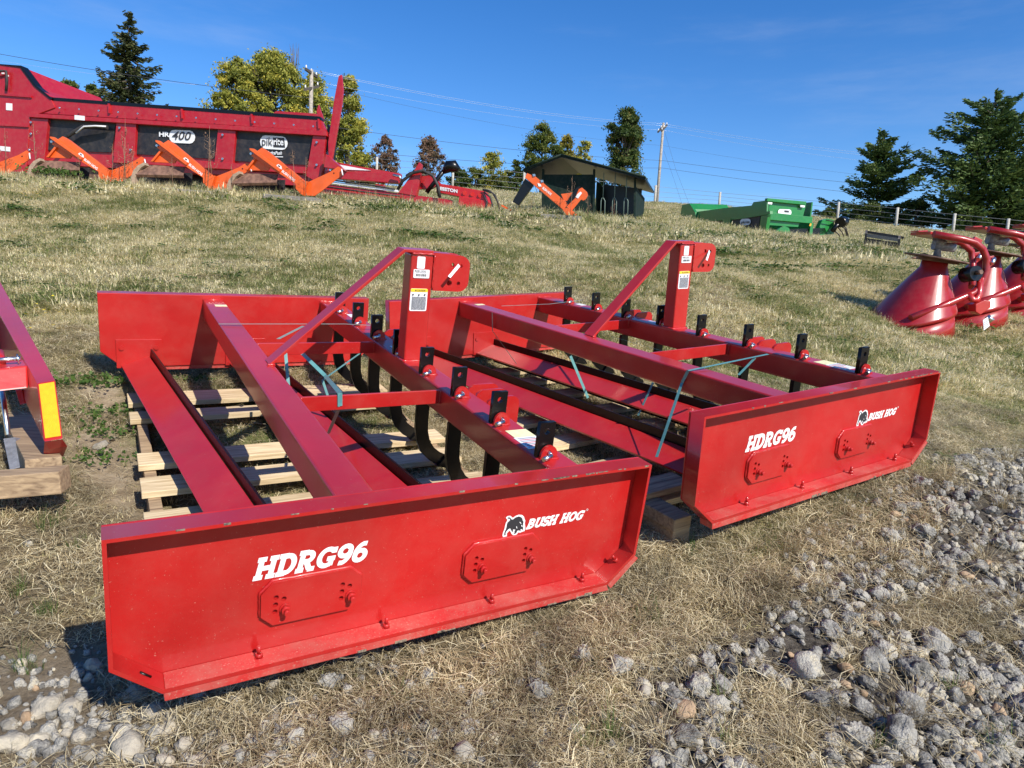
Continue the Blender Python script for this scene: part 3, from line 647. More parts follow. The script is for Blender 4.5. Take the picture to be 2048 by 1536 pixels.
# local frame follows the first scraper's lie
R0 = Matrix(GR[0][0].tolist()); az = Matrix.Rotation(math.radians(4), 3, 'Z')
def limp(u, v, dep): return at(u, v, dep)
li = empty('implement_frame', P0, 'red implement frame with an amber reflector cut off by the left edge', 'implement')
li.rotation_euler = (R0 @ az).to_euler()
LI = li.matrix_basis.copy(); LII = LI.inverted()
def lp(u, v, dep): return LII @ at(u, v, dep)
def quadprism(name, m, pts, d, parent=li, bv=.003): return MB().prism(pts, d).build(name, m, parent, bevel=bv)
tl, tr_, br, bl0 = at(74, 767, 2.28), at(111, 761, 2.30), at(126, 878, 2.20), at(88, 884, 2.18)
far_tl, far_tr = at(-60, 520, 4.3), at(-24, 520, 4.35)
dn = (bl0-tl)
def solid8(name, m, A, B, parent, bv=.004):
    mb = MB(); mb.v = [tuple(LII @ Vector(p)) for p in A+B]; mb.f = [(0, 1, 2, 3), (7, 6, 5, 4), (0, 4, 5, 1), (1, 5, 6, 2), (2, 6, 7, 3), (3, 7, 4, 0)]; mb.sm = [False]*6
    return mb.build(name, m, parent, bevel=bv)
arm = solid8('side_arm', RED, [tl, tr_, br, bl0], [far_tl, far_tr, far_tr+dn*1.0, far_tl+dn*1.0], li)
def lerp(a, b, t): return a+(b-a)*t
nv = ((tr_-tl).cross(bl0-tl)).normalized()
if nv.dot(Vector(CAM)-tl) < 0: nv = -nv
c4 = [lerp(lerp(tl, tr_, a), lerp(bl0, br, a), b_) for a, b_ in ((.1, .03), (.93, .03), (.93, .95), (.1, .95))]
MB().prism([LII @ (p+nv*.0035) for p in c4], LII.to_3x3() @ (-nv*.003)).build('reflector', AMBER, arm)
foot = [bl0-(nv*.0), br, at(118, 899, 2.26), at(86, 906, 2.24)]
MB().prism([LII @ p for p in foot], LII.to_3x3() @ (-nv*.05)).build('foot', RED, li, bevel=.003)
solid8('cross_tube', RED, [at(-70, 745, 2.33), at(55, 731, 2.45), at(57, 776, 2.42), at(-70, 790, 2.30)], [at(-70, 722, 2.42), at(46, 718, 2.54), at(48, 760, 2.53), at(-70, 770, 2.42)], li, .006)
MB().tube([LII @ at(-40, 722, 2.42), LII @ at(42, 717, 2.46)], .008, 12).build('clevis_pin', STEEL, li)
MB().tube([LII @ at(34, 708, 2.45), LII @ at(38, 727, 2.45)], .003, 6).build('lynch_pin', STEEL, li)
MB().tube([LII @ at(-2, 705, 2.5), LII @ at(2, 730, 2.45)], .016, 12).build('lug', RED, li)
MB().tube([LII @ at(2, 770, 2.55), LII @ at(7, 800, 2.5), LII @ at(16, 872, 2.42)], .009, 10).build('jack_rod', STEEL, li)
MB().prism([LII @ p for p in (at(6, 877, 2.40), at(30, 874, 2.42), at(43, 934, 2.3), at(19, 940, 2.28))], LII.to_3x3() @ Vector((.0, .03, -.01))).build('jack_foot', GREYM, li, bevel=.003)
MB().prism([LII @ p for p in (at(30, 780, 2.52), at(44, 779, 2.52), at(50, 806, 2.5), at(40, 810, 2.5))], LII.to_3x3() @ Vector((0, .03, 0))).build('bracket', RED, li, bevel=.002)
dp_ = MB(); dp_.prism([LII @ p for p in (at(-60, 640, 3.1), at(12, 628, 3.2), at(25, 700, 3.1), at(-60, 700, 3.0))], LII.to_3x3() @ Vector((0, .05, 0))); dp_.build('gearbox', BLACK, li, bevel=.004)
# its pallet
lpal = empty('timber_pallet', at(60, 980, 2.1), 'rough brown timbers under the red frame at the left edge', 'pallet')
LP = lpal.matrix_basis.inverted()
def timber(a, b_, hw, hh, m=OLDW):
    a, b_ = LP @ a, LP @ b_; d = (b_-a); dx = d.normalized(); up_ = Vector((0, 0, 1)); s_ = dx.cross(up_).normalized(); u_ = s_.cross(dx)
    mb = MB(); mb.prism([a-s_*hw-u_*hh, a+s_*hw-u_*hh, a+s_*hw+u_*hh, a-s_*hw+u_*hh], d); return mb.build('timber', m, lpal, bevel=.004)
timber(at(-200, 985, 2.05), at(131, 958, 2.16), .045, .036)
timber(at(88, 934, 2.2), at(28, 830, 3.0), .05, .030)
timber(at(-120, 958, 2.16), at(-60, 860, 2.9), .05, .030)

# ================================================================== background machines
class Plane:
    """vertical working plane through two image points at given depths"""
    def __init__(s, a, b):
        s.o = a; s.x = (b-a); s.len = s.x.length; s.x = s.x.normalized()
        s.n = s.x.cross(Vector((0, 0, 1))).normalized()
        if s.n.dot(Vector(CAM)-a) < 0: s.n = -s.n
    def p(s, u, v, off=0.0):
        r = Vector(ray(u, v)); c0 = Vector(CAM); q = s.o+s.n*off
        return c0+r*((q-c0).dot(s.n)/r.dot(s.n))
def mach(name, org, label, cat, group=None): return empty(name, org, label, cat, group)
def sheet(root, name, m, pl, pts, off, th, parent=None, bv=0):
    o = root.location if parent is None else root.location
    P_ = [pl.p(u, v, off)-Vector(root.location) for u, v in pts]
    return MB().prism(P_, -pl.n*th).build(name, m, parent or root, bevel=bv)
def pipe(root, name, m, pts, r, parent=None, k=8): return MB().tube([Vector(p)-Vector(root.location) for p in pts], r, k).build(name, m, parent or root)

# ---- red spreader on the left
PL = Plane(at(60, 350, 16.9), at(650, 400, 15.9))
sp = mach('manure_spreader', PL.p(350, 395), 'long red manure spreader with black side panels parked along the top of the slope', 'spreader')
body = sheet(sp, 'body', MRED, PL, [(58, 232), (105, 205), (640, 240), (652, 268), (650, 345), (640, 402), (610, 395), (600, 372), (470, 352), (95, 328), (92, 345), (50, 345)], -.02, .25, bv=.01)
sheet(sp, 'far_wall', MRED, PL, [(58, 232), (105, 205), (560, 235), (560, 398), (470, 388), (95, 360), (50, 360)], -2.0, .1)
sheet(sp, 'underbody_shade', BLACK, PL, [(100, 326), (600, 366), (600, 388), (100, 352)], -.7, .5)  # flat black panel painting the shade and axles beneath the body
sheet(sp, 'tail_gate_housing', MRED, PL, [(-80, 118), (0, 129), (42, 133), (69, 171), (98, 190), (110, 215), (60, 234), (52, 345), (-80, 338)], .12, 2.6, bv=.01)
sheet(sp, 'ridge_flange', MRED, PL, [(-80, 180), (62, 191), (62, 195), (-80, 184)], .16, .05)
sheet(sp, 'ridge_flange', MRED, PL, [(-80, 243), (56, 250), (56, 254), (-80, 247)], .16, .05)
sheet(sp, 'housing_lip', BLACK, PL, [(-80, 112), (0, 128), (42, 131), (72, 171), (104, 197), (100, 199), (68, 173), (40, 135), (-80, 118)], .14, .2)
sheet(sp, 'top_rail', BLACK, PL, [(96, 194), (640, 233), (643, 240), (94, 200)], .10, .14)
sheet(sp, 'upper_band', MRED, PL, [(100, 200), (642, 240), (652, 262), (62, 225)], .09, .1)
sheet(sp, 'middle_rail', MRED, PL, [(58, 226), (652, 262), (654, 272), (58, 234)], .16, .2, bv=.01)
for a, b_, c_, d_ in (((98, 236), (232, 244), (222, 305), (94, 300)), ((272, 250), (436, 259), (430, 318), (268, 308)), ((471, 262), (626, 272), (614, 330), (468, 322))):
    sheet(sp, 'side_panel', TARP, PL, [a, b_, c_, d_], .02, .03)
for q in (((60, 236), (96, 238), (88, 330), (52, 330)), ((233, 244), (272, 248), (268, 320), (226, 312)), ((436, 258), (471, 262), (464, 342), (428, 330)), ((626, 271), (652, 272), (640, 368), (612, 352))):
    sheet(sp, 'side_post', MRED, PL, list(q), .10, .14, bv=.008)
sheet(sp, 'lower_rail', MRED, PL, [(228, 312), (430, 324), (612, 334), (612, 347), (428, 337), (226, 325)], .12, .14, bv=.008)
sheet(sp, 'lower_skirt', MRED, PL, [(430, 338), (612, 352), (612, 372), (470, 362), (452, 352)], .02, .1)
for x in (215, 361, 501, 635): sheet(sp, 'rib', MRED, PL, [(x, 207+(x-215)*.073), (x+3, 207+(x-215)*.073), (x+4, 226+(x-215)*.073), (x+1, 226+(x-215)*.073)], .14, .05)
for cx_, rad in ((180, 52), (258, 50)):
    tyre = MB(); c0 = PL.p(cx_, 345, -.1)-Vector(sp.location); r_ = rad/82; ring = []
    n_ = 32
    for i in range(n_+1): a = 2*math.pi*i/n_; ring.append(c0-PL.n*.15+PL.x*math.cos(a)*(r_-.13)+Vector((0, 0, 1))*math.sin(a)*(r_-.13))
    tyre.tube(ring, .17, 10, cap=False); ty = tyre.build('wheel', RUBBER, sp)
    hb = MB(); hb.tube([c0-PL.n*.05, c0-PL.n*.3], r_-.30, 20); hb.build('rim', RUST, ty)
pipe(sp, 'hose', RUBBER, [PL.p(*q) for q in ((110, 300, .2), (135, 272, .22), (165, 254, .22), (190, 253, .2), (215, 255, .15))], .05)
pipe(sp, 'hose', HOSEW, [PL.p(*q) for q in ((152, 266, .28), (168, 253, .28), (190, 252, .26), (212, 253, .2))], .02)
sheet(sp, 'decal', LABEL, PL, [(149, 230), (169, 232), (169, 241), (149, 239)], .175, .01)
for u_, v_ in ((12, 206), (3, 145), (12, 150)): sheet(sp, 'decal', LABEL, PL, [(u_, v_), (u_+12, v_+1), (u_+12, v_+15), (u_, v_+14)] if u_ == 12 and v_ > 200 else [(u_, v_), (u_+5, v_), (u_+5, v_+3), (u_, v_+3)], .13, .01)
sheet(sp, 'decal', LABEL, PL, [(0, 292), (20, 294), (20, 303), (0, 301)], .13, .01)
pipe(sp, 'hose', RUBBER, [PL.p(*q) for q in ((-10, 150, .2), (0, 142, .22), (12, 142, .2), (14, 160, .18), (12, 182, .18))], .03)
for i in range(14):
    u = 120+i*39; v = 216+(u-120)*.073; a = PL.p(u, v, .16); pipe(sp, 'rivet', STEEL, [a, a+PL.n*.02], .022, k=6)
for (x0, y0) in ((63, 245), (63, 268), (240, 256), (262, 300), (446, 270), (446, 318), (634, 285), (634, 330), (60, 300)):
    a = PL.p(x0, y0, .12); pipe(sp, 'bolt', STEEL, [a, a+PL.n*.03], .028, k=6)
for q in (((640, 372), (700, 380), (760, 388), (800, 392)), ((650, 358), (700, 365), (760, 373), (790, 378))): pipe(sp, 'hose', RUBBER, [PL.p(u, v, .36) for u, v in q], .018)
# badges
def badge(root, pl, u0, v0, u1, v1, off, m, slope):
    mb = MB(); n_ = 7; pts = []; cy = (v0+v1)/2; hr = (v1-v0)/2
    for i in range(n_): a = math.radians(90+180*i/(n_-1)); pts.append((u0+hr*.8+math.cos(a)*hr*.8, cy-math.sin(a)*hr))
    for i in range(n_): a = math.radians(-90+180*i/(n_-1)); pts.append((u1-hr*.8+math.cos(a)*hr*.8, cy-math.sin(a)*hr))
    pts = [(u, v+(u-u0)*slope) for u, v in pts]; return sheet(root, 'badge', m, pl, pts, off, .01)
def ptext(root, pl, txt, u0, v0, u1, v1, off, m, slope=.05, shear=0, bold=.02, parent=None, name='lettering'):
    a = pl.p(u0, v1, off); b_ = pl.p(u1, v1+(u1-u0)*slope, off); c_ = pl.p(u0, v0, off)
    return font_text(name, txt, a-Vector(root.location), (b_-a).normalized(), (c_-a).normalized(), pl.n, (b_-a).length, (c_-a).length, m, parent or root, shear, bold)
bd = badge(sp, PL, 338, 259, 390, 285, .045, LABEL, .05)
ptext(sp, PL, '400', 344, 262, 382, 279, .06, PRINT, .05, .25, .01, bd); ptext(sp, PL, 'HR', 318, 263, 339, 273, .045, LABEL, .05, 0, .04)
bd = badge(sp, PL, 520, 270, 575, 297, .045, LABEL, .06)
sheet(sp, 'badge_inset', PRINT, PL, [(546, 275), (568, 276), (570, 295), (547, 294)], .055, .005, bd)
ptext(sp, PL, 'pik', 524, 274, 545, 296, .06, PRINT, .05, 0, .0, bd); ptext(sp, PL, 'rite', 547, 277, 567, 290, .065, LABEL, .05, 0, .02, bd)
ptext(sp, PL, 'HydraPush', 532, 302, 564, 311, .045, LABEL, .02, .3, .02); sheet(sp, 'underline', LABEL, PL, [(530, 312), (566, 313), (566, 314.5), (530, 313.5)], .05, .005)
# front panel, raised gate and tongue
sheet(sp, 'front_hood', MRED, PL, [(545, 227), (553, 222), (632, 227), (641, 238), (640, 240), (545, 233)], -1.2, .08)
sheet(sp, 'front_horn', MRED, PL, [(633, 222), (637, 209), (641, 222), (648, 240), (638, 242)], -.3, .06)
gt = sheet(sp, 'raised_gate', MRED, PL, [(683, 149), (677, 152), (668, 200), (656, 285), (657, 316), (664, 318), (683, 210), (686, 180)], .10, .07, bv=.01)
sheet(sp, 'gate_hinge', BLACK, PL, [(655, 248), (668, 262), (663, 318), (652, 296), (653, 270)], .0, .2)
sheet(sp, 'front_gusset', MRED, PL, [(652, 308), (688, 340), (648, 334)], .3, .2)
sheet(sp, 'draw_beam', MRED, PL, [(650, 341), (785, 346), (802, 356), (800, 367), (650, 355)], .1, .22, bv=.01)
sheet(sp, 'upper_beam', MRED, PL, [(672, 324), (720, 333), (800, 347), (800, 352), (690, 341)], -.1, .16)
sheet(sp, 'draw_beam_decal', LABEL, PL, [(678, 329), (742, 341), (688, 339)], -.08, .02)
sheet(sp, 'tongue', MRED, PL, [(642, 366), (905, 400), (903, 417), (642, 387)], .3, .22, bv=.01)
sheet(sp, 'tongue_shelf', LABEL, PL, [(642, 360), (796, 380), (796, 384), (642, 364)], .34, .05)
sheet(sp, 'jack_wedge', MRED, PL, [(796, 386), (808, 370), (826, 345), (838, 324), (843, 328), (838, 370), (832, 392)], .32, .14, bv=.01)
pipe(sp, 'hose', RUBBER, [PL.p(*q) for q in ((795, 380, .3), (805, 362, .35), (825, 346, .4), (846, 341, .42), (866, 352, .4), (876, 372, .4), (880, 395, .4))], .035)
pipe(sp, 'hose', RUBBER, [PL.p(*q) for q in ((812, 352, .2), (820, 346, .2), (838, 344, .3), (858, 344, .3), (872, 362, .3), (877, 392, .35))], .025)
pipe(sp, 'hydraulic_fitting', STEEL, [PL.p(786, 350, .2), PL.p(800, 353, .2), PL.p(802, 362, .2)], .03)
sheet(sp, 'tongue_plate', MRED, PL, [(838, 353), (868, 350), (880, 366), (862, 378), (836, 378)], .1, .1)
pipe(sp, 'drive_shaft', BLACK, [PL.p(853, 385, .1), PL.p(868, 366, .1), PL.p(893, 335, .1)], .05)
pipe(sp, 'shaft_guard', BLACK, [PL.p(886, 345, .1), PL.p(897, 333, .1), PL.p(908, 333, .1), PL.p(918, 340, .1)], [.05, .14, .14, .06])
sheet(sp, 'skid', MRED, PL, [(751, 368), (766, 369), (768, 386), (749, 384)], -.5, .2)

# ---- mower tongue beyond the spreader's draw bar
PT = Plane(at(870, 400, 15.2), at(975, 420, 14.9))
mt = mach('mower_tongue', PT.p(930, 420), 'bright red hay mower tongue with white lettering and loose black hoses at its tip', 'farm machine')
sheet(mt, 'tongue_beam', MRED2, PT, [(873, 366), (968, 382), (975, 405), (918, 393), (872, 384)], .0, .3, bv=.01)
sheet(mt, 'drop_plate', MRED2, PT, [(918, 392), (973, 402), (969, 424), (916, 414)], .04, .34, bv=.01)
ptext(mt, PT, 'HESSTON', 873, 372, 915, 379, .01, LABEL, .17, 0, .05)
for i in range(3): pipe(mt, 'boss', MRED2, [PT.p(929+i*15.5, 386+i*2.5, -.02), PT.p(929+i*15.5, 386+i*2.5, .02)], .045, k=14)
for q in (((966, 380), (985, 386), (995, 402), (1000, 425)), ((968, 384), (980, 394), (985, 410), (986, 424)), ((966, 379), (978, 381), (990, 390), (998, 412)), ((967, 390), (974, 404), (972, 416), (968, 424))):
    pipe(mt, 'hose', RUBBER, [PT.p(u, v, .05) for u, v in q], .018)

# ---- orange rear blades
RUST2 = mat('worn_rim', (.35, .25, .17), .7, var=.2, vscale=20)
def orange_blade(label):
    o = mach('tractor_grading_tool', (0, 0, 0), label, 'tractor implement', 'orange rear blades along the slope')
    q = 1/104.0                                              # metres per photo pixel at about 13 m
    def P_(u, v, y): return Vector(((u-208)*q, y, (367-v)*q+(u-208)*q*.045))
    def sh(name, m, pts, y, th, parent=None, bv=.004): return MB().prism([P_(u, v, y) for u, v in pts], (0, th, 0)).build(name, m, parent or o, bevel=bv)
    bm_ = sh('boom', ORANGE, [(118, 287), (133, 277), (143, 283), (218, 341), (212, 365), (200, 354), (200, 345), (112, 292)], -.04, .12)
    sh('boom_lip', ORANGE, [(112, 279), (120, 280), (172, 318), (170, 323), (112, 282)], -.10, .06, bm_)
    sh('wing_plate', ORANGE, [(216, 341), (262, 322), (278, 312), (286, 317), (283, 330), (246, 357), (232, 366), (210, 364)], .09, .02, bv=.002)
    sh('lug_hole', BLACK, [(268, 324), (270, 322.5), (271.5, 324.5), (269.5, 326)], .088, .004, bv=0)
    sh('rear_plate', ORANGE, [(122, 291), (150, 305), (142, 318), (100, 317)], .03, .03)
    sh('plate_edge', ORANGE, [(120, 291), (124, 292), (103, 317), (98, 317)], -.02, .09)
    tr3 = MB()                                               # V foot
    tr3.prism([P_(212, 343, -.03), P_(222, 340, -.03), P_(214, 366, -.03), P_(206, 362, -.03)], (0, .14, 0)); tr3.build('foot', ORANGE, o, bevel=.003)
    def X_(u, v, y): return P_(u, v, y)
    mold = MB(); mold.prism([X_(86, 322, .04), X_(158, 324, .10), X_(160, 341, .00), X_(74, 343, -.10)], (0, .015, -.004))
    mold.prism([X_(74, 343, -.10), X_(160, 341, .0), X_(160, 345, .03), X_(74, 347, -.07)], (0, .015, -.004)); mo = mold.build('moldboard', RUST, o)
    MB().prism([X_(74, 330, .30), X_(160, 330, .36), X_(160, 366, .30), X_(74, 366, .24)], (0, .015, 0)).build('moldboard_shade_sheet', TARP, mo)  # black sheet standing in for the shade below the moldboard lip
    MB().prism([X_(90, 320, -.09), X_(78, 326, -.09), X_(69, 336, -.09), (X_(65, 348, -.09)), X_(66, 363, -.09), X_(73, 364, -.09), X_(73, 350, -.09), X_(77, 339, -.09), X_(84, 330, -.09), X_(92, 325, -.09)], (.01, .12, 0)).build('moldboard_rim', RUST2, mo, bevel=.003)
    pn = MB(); pn.tube([P_(286, 318, .06), P_(290, 330, .02)], .012, 8); pn.build('clevis_pin', LABEL, o)
    pn = MB(); pn.tube([P_(112, 288, -.06), P_(112, 288, .06)], .022, 10); pn.build('pin', STEEL, o)
    bdg = MB(); bdg.prism([P_(166, 308, -.042), P_(172, 312, -.042), P_(173, 318, -.042), P_(166, 315, -.042), P_(162, 310, -.042)], (0, .002, 0)); bdg.build('badge', LABEL, bm_)
    bdg = MB(); bdg.prism([P_(165.5, 309.5, -.046), P_(169.5, 312, -.046), P_(170, 314, -.046), P_(166, 312.5, -.046)], (0, .002, 0)); bdg.build('badge_figure', PRINT, bm_)
    a_, b3 = P_(172, 322.5, -.041), P_(197, 341.5, -.041); e_x = (b3-a_).normalized(); e_z = Vector((-e_x.z, 0, e_x.x)) if e_x.x > 0 else Vector((0, 0, 1))
    font_text('lettering', 'BUSH HOG', a_, e_x, e_z, (0, -1, 0), (b3-a_).length, .048, LABEL, bm_, 0, .03)
    return o
ob = orange_blade('orange rear blade just left of the white HR 400 badge, brown moldboard towards us')
def put_blade(o, u, v, dep, rz=0, ry=0, s=1.0):
    o.location = at(u, v, dep); o.rotation_euler = (0, math.radians(ry), math.radians(rz)); o.scale = (s, s, s)
put_blade(ob, 208, 367, 13.2, 3)
for args, lab in (((-25, 352, 13.2, 3, 2), 'orange rear blade cut off by the left edge of the photo'), ((416, 380, 12.6, 0, 1.5), 'orange rear blade in front of the panel between the two white badges'), ((601, 392, 12.5, -6, 0), 'orange rear blade right below the oval white badge of the spreader')):
    c_ = copy_tree(ob); put_blade(c_, *args); c_['label'] = lab
# fifth blade in front of the green shed
PS = Plane(at(1040, 430, 14.0), at(1180, 432, 13.8))
o5 = mach('tractor_grading_tool', PS.p(1140, 430), 'orange rear blade with a black end plate leaning in front of the dark green shed', 'tractor implement', 'orange rear blades along the slope')
b5 = sheet(o5, 'boom', ORANGE, PS, [(1054, 346), (1072, 354), (1136, 407), (1127, 420), (1050, 355)], .06, .12, bv=.004)
sheet(o5, 'end_plate', BLACK, PS, [(1050, 357), (1067, 370), (1037, 411), (1025, 403)], .0, .1, bv=.004)
sheet(o5, 'wing_plate', ORANGE, PS, [(1158, 378), (1164, 375), (1174, 384), (1176, 390), (1172, 398), (1167, 401), (1162, 399), (1144, 421), (1130, 411)], .04, .03, bv=.003)
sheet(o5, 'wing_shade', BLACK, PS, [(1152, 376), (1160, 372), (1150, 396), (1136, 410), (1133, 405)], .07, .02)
sheet(o5, 'wing_brace', ORANGE, PS, [(1122, 388), (1152, 384), (1140, 402), (1128, 401)], .02, .02)
sheet(o5, 'foot', ORANGE, PS, [(1125, 419), (1135, 415), (1153, 427), (1152, 431), (1132, 430)], .1, .12, bv=.003)
sheet(o5, 'badge', LABEL, PS, [(1075, 366), (1081, 368), (1083, 373), (1077, 373)], .07, .005, b5)
sheet(o5, 'decal', LABEL, PS, [(1155, 388), (1161, 383), (1164, 386), (1156, 397), (1151, 394)], .05, .005)
for u, v in ((1068, 351), (1084, 363)): sheet(o5, 'bolt', STEEL, PS, [(u-3, v-3), (u+2, v-3), (u+3, v+1), (u-2, v+2)], .08, .06)
a_ = PS.p(1084, 377.5, .065)-Vector(o5.location); b3 = PS.p(1101, 391, .065)-Vector(o5.location); ex = (b3-a_).normalized()
font_text('lettering', 'BUSH HOG', a_, ex, PS.n.cross(ex), PS.n, (b3-a_).length, .05, LABEL, b5, 0, .03)
rs = MB(); 
for i in range(7):
    u0, v0 = 1003+i*5.2, 409+i*2.8; rs.prism([PS.p(u0, v0, -.6), PS.p(u0+5, v0+2, -.6), PS.p(u0+5, v0+6, -.6), PS.p(u0, v0+4, -.6)], -PS.n*.03)
tag(rs.build('drag_chain', ORANGE), 'short orange-red chain of links on the grass left of the leaning orange blade', 'chain')
# sleepers the blades rest on
for (u0, v0, u1, v1, dp, lab) in ((-60, 352, 110, 362, 13.0, 'grey timber under the leftmost orange blade'), (120, 364, 262, 372, 12.9, 'grey timber under the orange blade left of the HR 400 badge'), (305, 376, 460, 387, 12.4, 'grey timber under the middle orange blade'), (530, 390, 640, 398, 12.2, 'grey timber under the orange blade by the oval badge'), (1080, 429, 1163, 434, 13.7, 'grey timber under the orange blade at the shed')):
    a, b_ = at(u0, v0+3, dp), at(u1, v1+3, dp-.05); d = b_-a; n_ = Vector((d.y, -d.x, 0)).normalized()*.09
    o = MB().prism([a-n_+Vector((0, 0, -.06)), a+n_+Vector((0, 0, -.06)), a+n_+Vector((0, 0, .035)), a-n_+Vector((0, 0, .035))], d).build('timber', GREYW, bevel=.006)
    tag(o, lab, 'timber', 'grey timbers along the slope')

# ---- dark green livestock shelter
SH0 = at(1083, 430, 21.0); PS2 = Plane(SH0, at(1270, 440, 20.2)); shd = mach('livestock_shelter', SH0, 'small dark green metal livestock shelter with looped feeding bars', 'shelter')
ro = Vector(shd.location); back = (-PS2.n*2.2)
sheet(shd, 'front_wall', DGREEN, PS2, [(1085, 349), (1188, 349), (1188, 434), (1085, 430)], 0, .03)
def wall(name, a, b_, h0, h1, m=DGREEN): return MB().prism([a, b_, b_+Vector((0, 0, h1)), a+Vector((0, 0, h0))], (.02, .02, 0)).build(name, m, shd)
base_r = PS2.p(1268, 441)-ro; top_h = (PS2.p(1268, 360)-PS2.p(1268, 441)).length
wall('back_wall', PS2.p(1188, 434)-ro+back*.6, base_r+back*.6, top_h*1.0, top_h*.96, BLACK)
wall('side_wall', base_r, base_r+back, top_h*.82, top_h*.82); wall('side_wall', PS2.p(1085, 430)-ro, PS2.p(1085, 430)-ro+back, top_h*.85, top_h*.85)
wall('divider', PS2.p(1189, 434)-ro, PS2.p(1189, 434)-ro+back*.6, top_h*.9, top_h*.9)
for u, vt, vb in ((1086, 338, 430), (1188, 338, 437), (1270, 356, 441)): sheet(shd, 'post', DGREEN, PS2, [(u-2, vt), (u+2, vt), (u+1, vb), (u-3, vb)], .04, .07)
apex = (PS2.p(1129, 316)-ro); le = PS2.p(1055, 345)-ro; re_ = PS2.p(1294, 360)-ro; ov = PS2.n*.45
for nm, a, b_ in (('roof', le, apex), ('roof', apex, re_)):
    mb = MB(); a0, b0, a1, b1 = a+ov, b_+ov, a+back, b_+back; mb.prism([a0, b0, b1, a1], (0, 0, -.03)); rf = mb.build(nm, DGREEN, shd)
    rb = MB(); n_ = 12
    for i in range(n_+1): t_ = i/n_; p0, p1 = lerp(a0, b0, t_), lerp(a1, b1, t_); 
    rb.tube([a0+Vector((0, 0, .01)), b0+Vector((0, 0, .01))], .025, 6)
    for i in range(14): t_ = i/13; rb.tube([lerp(a0, a1, t_)+Vector((0, 0, .015)), lerp(b0, b1, t_)+Vector((0, 0, .015))], .014, 4)
    rb.build('roof_rib', DGREEN, rf)
    MB().prism([a0-ov*.1+Vector((0, 0, -.035)), b0-ov*.1+Vector((0, 0, -.035)), b1+Vector((0, 0, -.035)), a1+Vector((0, 0, -.035))], (0, 0, -.02)).build('roof_shade_sheet', BLACK, rf)  # added black sheet, paints the shade on the roof's underside
BARM = mat('pale_green_bars', (.16, .22, .19), .5)
for u in (1206, 1229, 1252):
    pipe(shd, 'feeding_bar', BARM, [PS2.p(u+2, 345, .02), PS2.p(u, 396, .02)], .012)
    pipe(shd, 'feeding_loop', BARM, [PS2.p(*q, .02) for q in ((u-5, 436), (u-4, 402), (u-2, 396), (u+1, 396), (u+4, 402), (u+3, 438))], .013)

# ---- green spreader
A0 = at(1524, 476, 24.0); B0 = at(1630, 478, 24.6); exg = (B0-A0).normalized(); Cg = at(1360, 452, 31.0); ey_ = (Cg-A0); ey_.z *= .5; Lg = ey_.length; ey_ = ey_.normalized()
gs = mach('manure_spreader', A0, 'green manure spreader half hidden by the rise of the lawn', 'spreader')
PF = Plane(A0, B0); PG = Plane(A0, A0+ey_*Lg)
def wq(pl, pts, off=0): return [pl.p(u, v, off)-Vector(gs.location) for u, v in pts]
# main hull built from left side outline swept across the width
wd_ = exg*1.85
sheet(gs, 'side_wall', GREEN, PG, [(1534, 401), (1507, 404), (1503, 411), (1450, 416), (1390, 424), (1366, 424), (1358, 452), (1524, 492), (1533, 440)], .0, .06)
sheet(gs, 'side_rail', GREEN, PG, [(1540, 422), (1480, 432), (1390, 440), (1390, 445), (1480, 438), (1540, 428)], .08, .1)
for q in (((1520, 432), (1462, 438), (1460, 482), (1514, 490)), ((1443, 438), (1402, 443), (1400, 470), (1440, 478))): sheet(gs, 'side_panel', TARP, PG, list(q), .03, .03)
for q in (((1536, 430), (1522, 432), (1515, 490), (1526, 492)), ((1461, 437), (1446, 439), (1444, 480), (1459, 482))): sheet(gs, 'side_post', GREEN, PG, list(q), .1, .12)
MB().prism([p+wd_ for p in wq(PG, [(1534, 401), (1507, 404), (1450, 416), (1390, 424), (1358, 452), (1524, 492)])], exg*.05).build('side_wall', GREEN, gs)
MB().prism(wq(PG, [(1358, 452), (1524, 492), (1524, 480), (1358, 446)]), wd_).build('floor', GREEN, gs)
rb_ = sheet(gs, 'tail_side', GREEN, PG, [(1364, 410), (1379, 407), (1390, 424), (1392, 436), (1400, 456), (1357, 455)], .10, .10)
MB().prism(wq(PG, [(1380, 407), (1386, 418), (1386, 424), (1378, 412)]), wd_).build('tail_hood', GREEN, gs)
MB().prism(wq(PG, [(1364, 412), (1367, 411), (1362, 452), (1358, 452)]), wd_).build('tail_gate', GREEN, gs)
fw_ = sheet(gs, 'front_wall', GREEN, PF, [(1536, 402), (1612, 410), (1604, 440), (1540, 436)], .04, .05)
sheet(gs, 'front_lip', GREEN, PF, [(1535, 396), (1613, 403), (1612, 410), (1534, 402)], .16, .14, bv=.01)
sheet(gs, 'front_band', GREEN, PF, [(1536, 424), (1626, 434), (1624, 447), (1534, 439)], .20, .2, bv=.01)
sheet(gs, 'front_panel', GREEN, PF, [(1536, 440), (1600, 444), (1596, 454), (1536, 450)], .10, .05)
sheet(gs, 'front_leg', GREEN, PF, [(1532, 430), (1537, 430), (1532, 470), (1526, 470)], .18, .14)
sheet(gs, 'front_leg', GREEN, PF, [(1622, 446), (1627, 446), (1624, 474), (1618, 474)], .18, .14)
sheet(gs, 'axle_bracket', GREEN, PF, [(1548, 466), (1560, 456), (1570, 452), (1578, 456), (1582, 468)], .22, .1)
sheet(gs, 'chassis_beam', BLACK, PF, [(1574, 458), (1650, 456), (1655, 468), (1574, 470)], .1, .2)
sheet(gs, 'draw_bar', GREEN, PF, [(1640, 452), (1634, 464), (1645, 440), (1655, 437), (1668, 440), (1668, 468), (1640, 470)], .1, .2)
